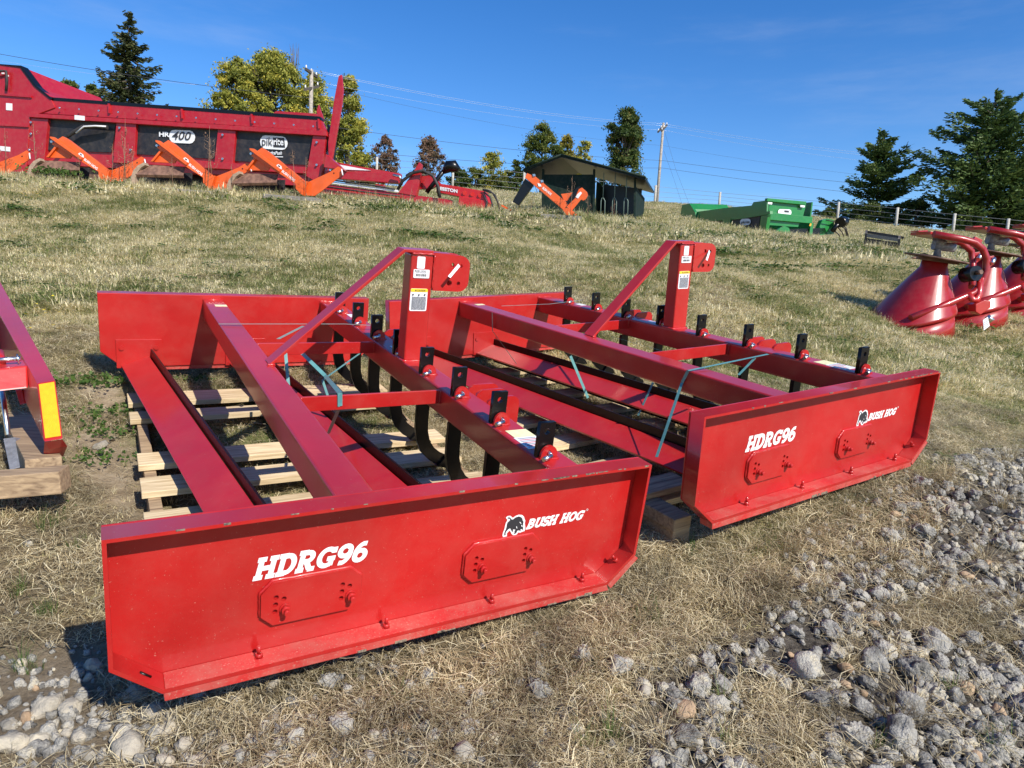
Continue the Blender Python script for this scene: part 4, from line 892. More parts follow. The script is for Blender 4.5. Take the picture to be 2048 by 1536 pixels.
for u, v in ((1605, 412), (1540, 406)): sheet(gs, 'lamp', LABEL, PF, [(u-4, v-2), (u+5, v-1), (u+4, v+3), (u-4, v+2)], .14, .03)
bd = badge(gs, PF, 1556, 418, 1583, 430, .075, LABEL, .03); sheet(gs, 'badge_inset', PRINT, PF, [(1569, 420.5), (1578, 421.3), (1578, 425), (1569, 424.5)], .085, .004, bd)
bd = badge(gs, PG, 1480, 438, 1501, 451, .06, LABEL, -.06); ptext(gs, PG, 'pikrite', 1482, 442, 1499, 449, .075, PRINT, -.06, 0, .01, bd)
sheet(gs, 'reflector', AMBER, PF, [(1530.5, 441), (1534, 441), (1533, 446), (1529.5, 446)], .21, .01)
sheet(gs, 'reflector', AMBER, PF, [(1620, 447), (1623, 447), (1622, 452), (1618.5, 452)], .21, .01)
pipe(gs, 'drive_shaft', BLACK, [PF.p(1665, 462, .3), PF.p(1672, 452, .3), PF.p(1682, 445, .3)], .09)
pipe(gs, 'shaft_guard', BLACK, [PF.p(1680, 445, .42), PF.p(1688, 443, .2)], .18, k=16)
for q in (((1682, 452), (1690, 458), (1694, 472)), ((1676, 455), (1684, 464), (1688, 473)), ((1668, 460), (1678, 470), (1680, 474)), ((1684, 450), (1692, 456), (1697, 474)), ((1652, 440), (1668, 443), (1678, 448))): pipe(gs, 'hose', RUBBER, [PF.p(u, v, .25) for u, v in q], .02)

# ---- dark wooden crate
cr0 = at(1770, 492, 15.0); crt = mach('wooden_crate', cr0, 'low dark weathered wooden crate sitting in the grass beyond the cone spreaders', 'crate')
PC = Plane(at(1730, 490, 15.2), at(1808, 497, 14.6))
sheet(crt, 'side_board', DARKW, PC, [(1733, 461), (1808, 473), (1806, 478), (1731, 466)], -.45, .03)
sheet(crt, 'front_board', GREYW, PC, [(1734, 467), (1797, 476), (1796, 483), (1733, 474)], .03, .04)
sheet(crt, 'front_board', DARKW, PC, [(1733, 476), (1796, 485), (1795, 494), (1731, 486)], .0, .04)
sheet(crt, 'lower_board', OLDW, PC, [(1735, 487), (1794, 494), (1793, 500), (1733, 494)], .02, .03)
for a in ((1731, 460), (1797, 471)):
    p0, p1 = PC.p(a[0], a[1], -.45), PC.p(a[0]-1, a[1]+7, .03); MB().prism([p0-cr0, p1-cr0, p1-cr0+Vector((0, 0, -.28)), p0-cr0+Vector((0, 0, -.28))], PC.x*.05).build('end_board', DARKW, crt)
p = PC.p(1733, 470, 0)-cr0; MB().prism([p, PC.p(1797, 479, 0)-cr0, PC.p(1797, 479, -.4)-cr0, p-PC.n*.4], (0, 0, -.02)).build('top_board', GREYW, crt)

# ---- upturned red cone spreaders
def cone_spreader(label):
    o = mach('cone_spreader', (0, 0, 0), label, 'cone spreader', 'upturned red cone spreaders at the right')
    q = 1/195.0                                             # metres per photo pixel at 7 m
    def P_(u, v, y=0): return Vector(((u-1850)*q, y, (655-v)*q+(u-1850)*q*.045))
    # hopper band standing rim down, and the cone leaning up to the spinner
    def loft(rings, name, m, parent=None):
        mb = MB(); k = 40
        for c_, r_, tx, ty_ in rings:
            for i in range(k):
                a = 2*math.pi*i/k; mb.v.append(tuple(c_+Vector((math.cos(a)*r_*math.cos(tx), math.sin(a)*r_*math.cos(ty_), math.cos(a)*r_*math.sin(tx)+math.sin(a)*r_*math.sin(ty_)))))
        for j in range(len(rings)-1):
            for i in range(k): i2 = (i+1) % k; mb.f.append((j*k+i, j*k+i2, (j+1)*k+i2, (j+1)*k+i)); mb.sm.append(True)
        mb.f.append(tuple(range(k))[::-1]); mb.f.append(tuple((len(rings)-1)*k+i for i in range(k))); mb.sm += [False, False]
        return mb.build(name, m, parent or o)
    c0 = P_(1852, 655, .0)
    c0 = P_(1818, 652, .0); loft([(c0+Vector((-.01, 0, -.12)), .425, .26, .12), (c0+Vector((.0, .03, .10)), .405, .26, .12)], 'hopper_rim', CRED)
    loft([(c0+Vector((.0, .03, .09)), .432, .26, .12), (c0+Vector((.0, .03, .125)), .425, .26, .12), (P_(1866, 534, .12), .125, .0, .05), (P_(1868, 520, .12), .12, -.05, .05)], 'cone', CRED)
    loft([(P_(1868, 519, .1), .30, -.13, .12), (P_(1868, 516, .1), .30, -.13, .12)], 'spinner_disc', RUST)
    MB().prism([P_(1806, 518, -.02), P_(1828, 509, -.02), P_(1898, 524, -.05), P_(1895, 531, -.05)], (0, .05, 0)).build('spinner_vane', RUST, o, bevel=.003)
    mb = MB(); mb.tube([P_(1868, 517, .1), P_(1868, 500, .1), P_(1868, 490, .1), P_(1870, 482, .1)], [.04, .03, .055, .07], 14); mb.build('gearbox', GREYM, o)
    mb = MB(); mb.tube([P_(1858, 492, .1), P_(1900, 497, .1)], .045, 12); mb.build('gearbox_arm', GREYM, o)
    MB().prism([P_(1824, 468, -.12), P_(1902, 484, -.12), P_(1905, 489, -.12), P_(1824, 474, -.12)], (0, .35, .02)).build('top_plate', RED, o, bevel=.003)
    MB().prism([P_(1814, 465, .0), P_(1832, 464, .0), P_(1832, 467, .0), P_(1814, 467, .0)], (0, .14, .01)).build('hitch_tab', RED, o)
    mb = MB(); mb.tube([P_(1826, 474, -.16), P_(1880, 484, -.17), P_(1905, 491, -.18), P_(1921, 503, -.18), P_(1931, 522, -.18), P_(1933, 545, -.18), P_(1927, 566, -.19), P_(1912, 586, -.2), P_(1860, 606, -.26), P_(1782, 634, -.33)], .033, 12); mb.build('frame_tube', CRED, o)
    mb = MB(); mb.tube([P_(1836, 467, .2), P_(1900, 476, .22), P_(1930, 486, .22), P_(1950, 502, .22), P_(1956, 524, .22), P_(1944, 552, .1), P_(1933, 575, .0)], .033, 12); mb.build('frame_tube', CRED, o)
    mb = MB(); mb.tube([P_(1921, 558, -.2), P_(1920, 590, -.22), P_(1914, 600, -.24), P_(1906, 600, -.25), P_(1898, 588, -.22)], .032, 12); mb.build('lower_hook', RED, o)
    MB().prism([P_(1926, 476, .0), P_(1942, 483, .0), P_(1936, 500, .0), P_(1922, 494, .0)], (0, .03, 0)).build('gusset', RED, o, bevel=.003)
    for u, v, y in ((1944, 525, -.16), (1964, 513, .2)):
        l_ = MB(); l_.prism([P_(u-10, v-8, y), P_(u+3, v-10, y), P_(u+8, v+2, y), P_(u-1, v+12, y), P_(u-14, v+16, y)], (0, .02, 0)); lu = l_.build('hitch_lug', RED, o, bevel=.003)
        mb = MB(); mb.tube([P_(u-7, v+6, y-.05), P_(u, v-1, y-.02), P_(u+3, v-4, y)], .022, 10); mb.build('hitch_pin', STEEL, lu)
    mb = MB(); mb.tube([P_(1902, 552, -.10), P_(1907, 549, -.24)], .075, 16); sg = mb.build('shaft_guard', BLACK, o)
    mb = MB(); mb.tube([P_(1908, 548, -.24), P_(1910, 547, -.29)], .022, 12); mb.build('input_shaft', RUST, sg)
    MB().prism([P_(1906, 608, -.3), P_(1922, 600, -.3), P_(1934, 602, -.3), P_(1935, 614, -.3), P_(1918, 628, -.3), P_(1908, 622, -.3)], (0, .12, 0)).build('rim_bracket', RED, o, bevel=.006)
    dc = MB(); dc.prism([P_(1902, 637, -.46), P_(1914, 631, -.43), P_(1920, 648, -.43), P_(1906, 656, -.46)], (0, -.004, 0)); d_ = dc.build('decal', LABEL, o)
    for i in range(4): ln = MB(); ln.prism([P_(1904+i*.8, 641+i*3.2, -.472), P_(1913+i*.8, 637+i*3.2, -.452), P_(1913.3+i*.8, 638+i*3.2, -.452), P_(1904.3+i*.8, 642+i*3.2, -.472)], (0, -.002, 0)); ln.build('printed_line', GREYP, d_)
    mb = MB(); mb.tube([P_(1930, 630, -.3), P_(1938, 640, -.33)], .025, 10); mb.build('leg_stub', STEEL, o)
    return o
cs = cone_spreader('nearest upturned red cone spreader, the leftmost in the row')
def put_c(o, u, v, dep, rz=0, ry=0): o.location = at(u, v, dep); o.rotation_euler = (0, math.radians(ry), math.radians(rz))
put_c(cs, 1850, 655, 7.0)
for a_, lab in (((1958, 633, 7.5, -2), 'middle upturned red cone spreader of the row'), ((2053, 618, 8.0, 1), 'upturned red cone spreader cut off by the right edge')):
    c_ = copy_tree(cs); put_c(c_, *a_); c_['label'] = lab

# ================================================================== poles, wires, fence
def pole(u, vb, vt, ut, dep, label, arms):
    b_, t_ = at(u, vb, dep), at(ut, vt, dep); o = mach('utility_pole', b_, label, 'utility pole', 'utility poles behind the lawn')
    pipe(o, 'pole', POLEW, [b_-Vector((0, 0, 1.5)), t_], [.14, .10], k=12)
    for (ua, va, ub, vb_, dd) in arms:
        a, c_ = at(ua, va, dep-dd), at(ub, vb_, dep+dd); d = c_-a; s_ = d.cross(Vector((0, 0, 1))).normalized()*.06
        ar = MB().prism([a-s_-Vector((0, 0, .07)), a+s_-Vector((0, 0, .07)), a+s_+Vector((0, 0, .07)), a-s_+Vector((0, 0, .07))], d-Vector(b_)*0).build('cross_arm', DARKW, None)
        ar.data.transform(Matrix.Translation(-Vector(b_))); ar.parent = o
        for f_ in (.06, .5, .94):
            q = lerp(a, c_, f_)+Vector((0, 0, .07)); pipe(o, 'insulator', LABEL, [q, q+Vector((0, 0, .16))], [.05, .03], parent=None)
    return o
pole(1313, 409, 246, 1327, 58, 'weathered utility pole with twin cross arms standing alone on the skyline', [(1316, 264, 1328, 250, 1.0), (1323, 262, 1334, 250, 1.0)])
pole(619, 345, 140, 623, 38, 'utility pole among the yellow-green trees behind the red spreader', [(611, 138, 634, 154, .7), (609, 179, 637, 173, .7)])
def wire(pts, r, m, label, sag=0.0, n=14, cat='power line', grp='overhead lines behind the lawn'):
    P_ = []
    for (a, b_) in zip(pts[:-1], pts[1:]):
        A, B = at(*a), at(*b_)
        for i in range(n+1): t_ = i/n; P_.append(lerp(A, B, t_)-Vector((0, 0, sag*4*t_*(1-t_))))
    Q = [P_[0]]+[p for i, p in enumerate(P_[1:]) if (p-P_[i]).length > 1e-4]
    return tag(MB().tube(Q, r, 5).build('overhead_wire', m), label, cat, grp)
for (k_, (va, vb_, vc, m, r, lab)) in enumerate([
    (143, 247, 327, ALU, .007, 'highest pale power line sweeping down over the lone pole'), (146, 251, 332, ALU, .007, 'second pale power line just under the highest one'),
    (165, 260, 345, ALU, .006, 'third pale power line below the close pair'), (171, 291, 372, CABLE, .006, 'faint line fixed just below the cross arms'),
    (252, 321, 388, CABLE, .012, 'dark cable crossing the pole at mid height'), (298, 336, 412, CABLE, .012, 'lowest dark cable fixed halfway down the pole')]):
    wire([(623, va-4, 38), (1325, vb_, 58), (2130, vc+12, 52)], r, m, lab, .5 if k_ < 4 else .3)
wire([(-60, 97, 42), (623, 196, 38)], .014, CABLE, 'dark line coming in from the top left over the red spreader', .2)
wire([(-60, 112, 60), (400, 170, 62)], .008, ALU, 'faint thin line beyond the tall spruce', .2)
wire([(1329, 262, 58), (1352, 340, 57), (1383, 420, 55)], .008, CABLE, 'guy wire from the pole top down to the right', 0)
wire([(1327, 300, 58), (1345, 350, 57), (1368, 420, 55)], .008, CABLE, 'lower guy wire of the lone pole', 0)
fposts = [(-400, 322, 292, 42), (-150, 335, 305, 41), (120, 345, 312, 40), (460, 355, 322, 40), (753, 368, 316, 41), (905, 372, 331, 41), (1047, 386, 345, 41), (1180, 398, 360, 42), (1309, 412, 372, 42), (1438, 414, 385, 42), (1674, 442, 405, 39), (1791, 455, 416, 37), (1905, 467, 428, 36), (2012, 476, 438, 35), (2150, 490, 452, 34), (2400, 520, 480, 33)]
fc = mach('wire_fence', at(1438, 414, 42), 'wire fence with pale wooden posts along the crest of the hill', 'fence')
fo = Vector(fc.location); tops = []
for (u, vb_, vt, dp) in fposts:
    b_ = at(u, vb_, dp); tdir = Vector((0, 0, 1)); h_ = (vb_-vt)*dp/FPX
    tops.append((b_, h_)); MB().tube([b_-fo-Vector((0, 0, .4)), b_-fo+Vector((0, 0, h_))], .075, 8).build('post', POSTW, fc)
for f_ in (.95, .70, .45, .2):
    MB().tube([b_-fo+Vector((0, 0, h_*f_)) for b_, h_ in tops], .010, 4).build('wire', WIRE, fc)

# ================================================================== vegetation
def leafmat(name, cols, trans=.35, rough=.55, scale=1.2):
    m = bpy.data.materials.new(name); N, L = nodes_of(m); b = N['Principled BSDF']; out = N['Material Output']; b.inputs['Roughness'].default_value = rough; b.inputs['Specular IOR Level'].default_value = .25
    a = N.new('ShaderNodeAttribute'); a.attribute_name = 'tone'; r = N.new('ShaderNodeValToRGB'); e = r.color_ramp.elements
    while len(e) < len(cols): e.new(.5)
    for i, (q, c) in enumerate(zip(e, cols)): q.position = i/(len(cols)-1); q.color = (*c, 1)
    L.new(a.outputs['Fac'], r.inputs[0]); L.new(r.outputs[0], b.inputs['Base Color'])
    t = N.new('ShaderNodeBsdfTranslucent'); L.new(r.outputs[0], t.inputs['Color']); x = N.new('ShaderNodeMixShader'); x.inputs[0].default_value = trans
    L.new(b.outputs[0], x.inputs[1]); L.new(t.outputs[0], x.inputs[2]); L.new(x.outputs[0], out.inputs['Surface']); return m
def quads_mesh(name, C, U, V, tone, m, parent=None, loc_=None):
    """leaf quads: centres C, half axes U, V"""
    n = len(C); v = np.stack([C-U-V, C+U-V*.6, C+U*.9+V, C-U*.8+V*.9], 1).reshape(-1, 3)
    me = bpy.data.meshes.new(name); me.vertices.add(4*n); me.vertices.foreach_set('co', v.ravel().astype(np.float32))
    me.loops.add(4*n); me.loops.foreach_set('vertex_index', np.arange(4*n, dtype=np.int32)); me.polygons.add(n); me.polygons.foreach_set('loop_start', np.arange(0, 4*n, 4, dtype=np.int32)); me.update(calc_edges=True)
    at_ = me.attributes.new('tone', 'FLOAT', 'POINT'); at_.data.foreach_set('value', np.repeat(tone, 4).astype(np.float32))
    me.materials.append(m); o = bpy.data.objects.new(name, me); COL.objects.link(o)
    if parent is not None: o.parent = parent
    return o
def rvec(n): v = rng.normal(size=(n, 3)); return v/np.linalg.norm(v, axis=1)[:, None]
BARK = mat('bark', (.10, .08, .06), .9, var=.3, vscale=6)
LM = {
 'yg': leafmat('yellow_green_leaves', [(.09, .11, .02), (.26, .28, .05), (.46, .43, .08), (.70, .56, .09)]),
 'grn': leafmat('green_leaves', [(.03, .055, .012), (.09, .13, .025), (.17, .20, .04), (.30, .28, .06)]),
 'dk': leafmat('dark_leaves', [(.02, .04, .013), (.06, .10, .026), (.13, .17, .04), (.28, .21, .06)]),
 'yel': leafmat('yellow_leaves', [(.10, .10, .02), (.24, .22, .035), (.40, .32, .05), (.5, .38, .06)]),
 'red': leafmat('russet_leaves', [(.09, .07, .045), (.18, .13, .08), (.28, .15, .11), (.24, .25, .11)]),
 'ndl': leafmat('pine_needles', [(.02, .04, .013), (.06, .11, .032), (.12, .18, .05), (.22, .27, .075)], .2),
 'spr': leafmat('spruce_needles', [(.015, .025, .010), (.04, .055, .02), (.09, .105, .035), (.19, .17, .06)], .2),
}
def tree(name, u, vb, vt, wpx, dep, key, label, shape='oval', n=16000, leaf=.11, clump=60, dens=1.0, base=.15, cat='tree', seed=0, grp='trees beyond the fence', lean=0, gap=.5):
    r = np.random.default_rng(100+seed); b_ = at(u, vb, dep); H = (vb-vt)*dep/FPX*.94; Wd = wpx*dep/FPX
    b0 = Vector((b_.x, b_.y, min(b_.z, gz1(b_.x, b_.y) if False else b_.z))); o = empty(name, b0, label, cat, grp)
    tb = MB(); rad = max(.07, H*.018); tb.tube([(0, 0, -1.2), (0, 0, H*.3), (lean*.5, 0, H*.6), (lean, 0, H*.88)], [rad*1.3, rad, rad*.6, rad*.15], 8)
    cents = []
    clump = int(clump*1.6); n = int(n*1.7); leaf = leaf*.66
    for k_ in range(clump):
        hz = base+(1-base)*r.uniform(0, 1)**.85
        if shape == 'oval': pr = math.sin(math.pi*min(1, max(.06, (hz-base*.6)/(1-base*.6))**.8))**.6
        elif shape == 'cone': pr = max(.05, (1-hz)**.8*1.05)
        elif shape == 'column': pr = min(1, (1-hz)*3.2+.12)*(.75+.25*math.sin(hz*9+seed))
        else: pr = max(.12, (1-(hz-.2)**2*1.2))
        an = r.uniform(0, 2*math.pi); rr = Wd/2*pr*r.uniform(.12, 1.0)**.6*.93
        c = np.array([math.cos(an)*rr+lean*hz, math.sin(an)*rr, H*hz*.97]); cents.append((c, min(Wd, 5.5)*.5*r.uniform(.12, .34)*(1.15-.4*hz)))
        if k_ % 2 == 0:
            st = Vector((lean*hz*.5, 0, max(.1, c[2]-rr*.8-.3))); mid = st.lerp(Vector(c), .5)+Vector((0, 0, -.1)); tb.tube([st, mid, Vector(c)], [rad*.4, rad*.25, rad*.08], 5, cap=False)
    tb.build('trunk', BARK, o)
    per = n//clump; C = []; T = []
    for c, s in cents:
        d = r.normal(size=(per, 3)); d /= np.linalg.norm(d, axis=1)[:, None]; rr = s*abs(r.normal(0, .62, per))
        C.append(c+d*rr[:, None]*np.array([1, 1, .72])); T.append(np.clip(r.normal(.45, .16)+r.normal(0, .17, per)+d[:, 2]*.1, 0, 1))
    C = np.concatenate(C); T = np.concatenate(T); nz_ = np.array([noise.noise((p[0]*1.1+seed, p[1]*1.1, p[2]*1.3)) for p in C])+r.normal(0, .08, len(C)); kp = nz_ > (-.22 if Wd > 2.6 else -.2); C, T = C[kp], T[kp]; m_ = len(C)
    U = rvec(m_)*leaf*r.uniform(.5, 1.1, m_)[:, None]; V = np.cross(U, rvec(m_)); V *= (leaf*.5/np.maximum(np.linalg.norm(V, axis=1), 1e-6))[:, None]
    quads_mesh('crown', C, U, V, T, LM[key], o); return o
def conifer(name, u, vb, vt, wpx, dep, key, label, levels=22, per=9, droop=.25, leaf=.16, seed=0, base=.08, irregular=.25, curve=.9, dens=48, flat=.35, cat='tree', grp='trees beyond the fence'):
    r = np.random.default_rng(500+seed); b_ = at(u, vb, dep); H = (vb-vt)*dep/FPX*.93; Wd = wpx*dep/FPX; o = empty(name, b_, label, cat, grp)
    tb = MB(); rad = H*.016; tb.tube([(0, 0, -1.5), (0, 0, H*.5), (0, 0, H*.97)], [rad*1.3, rad*.75, rad*.12], 8); C = []; U_ = []; T = []; V_ = []
    for lv in range(levels):
        hz = base+(1-base)*(lv/(levels-1))**.92; Lm = Wd/2*max(.04, (1-hz)**curve)
        for k_ in range(per if hz < .9 else 5):
            an = r.uniform(0, 2*math.pi); ln = Lm*r.uniform(1-irregular*1.6, 1+irregular*.4)+.12; z0 = H*hz+r.uniform(-.5, .5)*H/levels
            dr = droop*(1-hz*.7); tip = np.array([math.cos(an)*ln, math.sin(an)*ln, -dr*ln+.12*ln*hz])
            def bp_(t): return np.array([0, 0, z0])+tip*t+np.array([0, 0, (ln*.16)*math.sin(t*math.pi*.9)*(-1 if droop > .2 else -.5)+ln*.16*t*t])
            tb.tube([bp_(t) for t in (0, .5, 1)], [rad*.28, rad*.16, rad*.04], 4, cap=False)
            nn = max(8, int(dens*ln/ (Wd/2+.01))+6); t = r.uniform(.12, 1.03, nn)**.8; P = np.stack([bp_(q) for q in t])
            wdt = ln*flat*(1-t*.65)*.55+leaf*.4; side = np.array([-math.sin(an), math.cos(an), 0]); off = r.uniform(-1, 1, nn)*wdt
            P = P+side*off[:, None]+np.array([0, 0, 1])*(r.uniform(-.14, .10, nn)-abs(off)*.22)[:, None]
            ax = tip/ (np.linalg.norm(tip)+1e-6); u1 = ax*r.uniform(.5, 1, nn)[:, None]+side*np.sign(off)[:, None]*r.uniform(0, .9, nn)[:, None]+rvec(nn)*.35; u1 *= (leaf/np.linalg.norm(u1, axis=1))[:, None]
            v1 = np.cross(u1, rvec(nn)*.7+np.array([0, 0, .5])); v1 *= (leaf*.33/np.maximum(np.linalg.norm(v1, axis=1), 1e-6))[:, None]
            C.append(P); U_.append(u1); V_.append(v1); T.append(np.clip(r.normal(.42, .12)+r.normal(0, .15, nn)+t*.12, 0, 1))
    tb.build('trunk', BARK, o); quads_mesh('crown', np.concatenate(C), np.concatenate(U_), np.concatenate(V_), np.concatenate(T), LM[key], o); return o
conifer('spruce_tree', 266, 400, 24, 212, 44, 'spr', 'tall dark spruce with drooping branches rising behind the red spreader', levels=27, per=11, droop=.5, leaf=.13, seed=1, base=.12, irregular=.5, curve=.66, dens=110, flat=.40)
tree('deciduous_tree', 476, 400, 108, 130, 42, 'yg', 'left part of the yellow-green grove, first broad crown from the spruce', 'oval', 22000, .12, 85, base=.3, seed=2, grp=None)
TALL = tree('deciduous_tree', 545, 400, 100, 212, 44, 'yg', 'tallest yellow-green tree with a bare twig tip, left of the utility pole', 'oval', 42000, .12, 140, base=.3, seed=3, grp=None)
tree('deciduous_tree', 625, 400, 140, 120, 46, 'yg', 'yellow-green tree standing right behind the pole beside the raised gate', 'oval', 20000, .12, 80, base=.3, seed=5, grp=None)
tree('deciduous_tree', 695, 390, 146, 95, 41, 'yg', 'yellow-green tree to the right of the raised red gate', 'column', 26000, .11, 90, base=.2, seed=4, grp=None)
tw = MB(); a = at(588, 190, 44)
for k_ in range(16): q = at(588+random.uniform(-14, 12), random.uniform(84, 118), 44); tw.tube([a, a.lerp(q, .6)+Vector((random.uniform(-.1, .1), 0, .1)), q], [.03, .018, .006], 4)
tb_ = tw.build('twig_tip', BARK); tb_.data.transform(Matrix.Translation(-TALL.location)); tb_.parent = TALL
tree('deciduous_tree', 145, 300, 158, 70, 75, 'grn', 'hazy grey-green tree top low behind the spreader, left of the spruce', 'dome', 6000, .2, 50, base=.5, seed=6, grp=None)
tree('deciduous_tree', 190, 290, 165, 55, 70, 'grn', 'thin grey-green tree top just left of the spruce trunk', 'dome', 4500, .2, 40, base=.5, seed=7, grp=None)
tree('deciduous_tree', 768, 385, 268, 62, 44, 'red', 'left one of two small russet trees, beside a fence post', 'oval', 8000, .10, 50, base=.15, seed=8, grp=None)
tree('deciduous_tree', 856, 380, 268, 66, 45, 'red', 'right one of two small russet trees, above the black hose arch', 'oval', 9000, .10, 55, base=.1, seed=9, grp=None)
for k_, (u, vb, vt, wp, key, lab) in enumerate([
    (915, 385, 338, 60, 'dk', 'low dark bush right of the black shaft guard'), (985, 388, 302, 80, 'yg', 'loose yellow-green bush in the middle of the hedge'), (1030, 392, 318, 50, 'grn', 'mid green bush left of the shelter roof'),
    (950, 384, 335, 60, 'grn', 'rounded green bush behind the fence wires'), (840, 380, 330, 44, 'grn', 'green bush under the right russet tree'), (730, 380, 330, 60, 'grn', 'green bush behind the red draw beam'),
    (1010, 392, 350, 90, 'dk', 'dark low hedge bush beside the leaning orange blade'), (1655, 446, 418, 34, 'dk', 'small dark bush left of the first pine'), (1740, 450, 405, 70, 'dk', 'dark bush under the smaller pine'),
    (1830, 455, 400, 90, 'dk', 'dark bush between the two pines'), (1930, 470, 405, 100, 'dk', 'dark undergrowth bush beneath the big pine'), (2040, 480, 400, 110, 'ndl', 'dark undergrowth bush at the right edge')]):
    tree('bush', u, vb, vt, wp, 47 if u < 1500 else 44, key, lab, 'dome', 6500, .10, 36, base=.05, cat='bush', seed=20+k_, grp=None)
tree('deciduous_tree', 1080, 395, 245, 92, 47, 'grn', 'rounded green tree with a yellowing top behind the shelter', 'oval', 24000, .10, 90, base=.15, seed=41, grp=None)
tree('deciduous_tree', 1128, 395, 268, 62, 50, 'yel', 'yellow-leaved tree right behind the shelter ridge', 'oval', 10000, .10, 50, base=.2, seed=42, grp=None)
tree('deciduous_tree', 1165, 395, 275, 60, 54, 'yg', 'thin pale yellow-green tree just left of the tall dark tree', 'dome', 6000, .10, 50, base=.2, seed=43, grp=None)
tree('deciduous_tree', 1243, 400, 213, 100, 44, 'dk', 'tall dense dark tree right behind the shelter roof', 'column', 34000, .11, 110, base=.12, seed=44, grp=None)
conifer('pine_tree', 1748, 452, 262, 200, 46, 'ndl', 'smaller dark pine standing behind the fence', levels=16, per=9, droop=.04, leaf=.13, seed=3, base=.03, irregular=.55, curve=.5, dens=180, flat=.55, grp=None)
conifer('pine_tree', 1955, 466, 184, 320, 42, 'ndl', 'big spreading dark pine at the right edge', levels=19, per=12, droop=.0, leaf=.14, seed=4, base=.04, irregular=.5, curve=.45, dens=260, flat=.6, grp=None)
conifer('pine_tree', 2090, 470, 210, 220, 45, 'ndl', 'dark pine mostly cut off by the right edge, behind the big one', levels=17, per=10, droop=.0, leaf=.14, seed=5, base=.05, irregular=.4, curve=.5, dens=140, flat=.6, grp=None)

# ---- dry weeds
WEED = mat('dry_weed_stem', (.33, .22, .13), .8, col2=(.22, .12, .08), vscale=30)
def weed(u, v, dep, hpx, label, m=WEED, n=9, seed=0, spread=.35, leafy=0):
    r = random.Random(seed); b_ = at(u, v, dep); H = hpx*dep/FPX; mb = MB(); tp = Vector((r.uniform(-.08, .08)*H, 0, H)); mb.tube([(0, 0, -.03), tp*.5+Vector((r.uniform(-.02, .02), 0, 0)), tp], [.005*H+.002, .004*H+.0015, .0015], 4)
    for k_ in range(n):
        t = r.uniform(.15, .9); a = tp*t; an = r.uniform(0, 6.3); l_ = H*spread*(1.1-t); e = a+Vector((math.cos(an)*l_*.6, math.sin(an)*l_*.6, l_*.8)); mb.tube([a, a.lerp(e, .5)+Vector((math.cos(an)*.06*H, math.sin(an)*.06*H, -.01)), e], [.003*H+.001, .0025*H, .001], 3)
        for j in range(8): f_ = r.uniform(.3, 1); q = a.lerp(e, f_); s = .010*H+.003; d = Vector((r.uniform(-1, 1), r.uniform(-1, 1), r.uniform(-1, 1)))*s; mb.poly([q-d, q+Vector((d.y, -d.x, d.z)), q+d])
    o = mb.build('dry_weed', m); o.location = b_; return tag(o, label, 'weed', 'dry weeds along the parked machines')
WD = [(247, 366, 12.9, 130, 'tallest dry weed, pinkish and branching, before the red post after the first black panel'), (252, 366, 12.7, 95, 'shorter dry stalk leaning against the tallest pink weed'),
 (222, 366, 12.9, 80, 'dark seedy dry weed over the right end of the first black panel'), (268, 364, 12.9, 70, 'thin dry stem just right of the tallest pink weed'), (75, 345, 13.2, 100, 'reddish dry stalk in front of the left red housing'),
 (12, 345, 13.2, 90, 'dry stalk at the very left edge above the cut-off orange tool'), (415, 372, 12.4, 120, 'broad dry weed spreading across the right part of the HR 400 panel'), (425, 372, 12.6, 95, 'second dry weed just right of the broad one on the HR 400 panel'),
 (588, 388, 12.4, 90, 'dry seedy stalk in front of the panel with the oval badge'), (612, 388, 12.4, 75, 'dry stalk beside the last red post of the spreader'), (560, 384, 12.7, 60, 'low dry weed under the oval white badge'),
 (160, 362, 12.9, 55, 'small dry weed under the first full orange blade'), (345, 372, 12.3, 60, 'dry weed below the boom of the middle orange blade'), (465, 376, 12.5, 50, 'small dry weed left of the orange blade by the oval badge'),
 (720, 398, 14.2, 40, 'short dry stem at the left part of the low red tongue'), (820, 412, 14.1, 38, 'short dry stem below the pointed red wedge'), (870, 417, 14.2, 36, 'short dry stem near the tip of the red tongue'),
 (1140, 430, 13.6, 80, 'green-tipped weed stalk in front of the shelter wall'), (1175, 436, 13.5, 50, 'dry stalk at the foot of the shelter corner post'), (1225, 440, 17, 45, 'dry stalk in front of the looped feeding bars'),
 (1060, 430, 13.8, 45, 'tangled dry weed behind the black end plate of the leaning blade'), (1000, 424, 14, 30, 'low dry weed beside the orange-red chain')]
for k_, (u, v, dp, h_, lab) in enumerate(WD):
    weed(u, v+4, dp, h_, lab, seed=k_)
LEAFG = leafmat('weed_leaves', [(.04, .09, .02), (.08, .15, .03), (.14, .21, .05)])
def leafy(u, v, dep, size, n, label, sp=1.0, seed=0, up=.3):
    r = np.random.default_rng(seed+900); p = at(u, v, dep) if dep else hit(u, v); C = r.normal(size=(n, 3))*np.array([size*.6*sp, size*.6*sp, size*.10]); C[:, 2] = abs(C[:, 2])+size*up*.5
    n *= 3; C = np.tile(C, (3, 1))+r.normal(size=(n, 3))*size*.05; U = rvec(n)*size*.055; V = np.cross(U, rvec(n)); V *= (size*.04/np.maximum(np.linalg.norm(V, axis=1), 1e-6))[:, None]
    o = quads_mesh('leafy_weed', C, U, V, r.uniform(0, 1, n), LEAFG); o.location = p; return tag(o, label, 'weed', 'green leafy weeds')
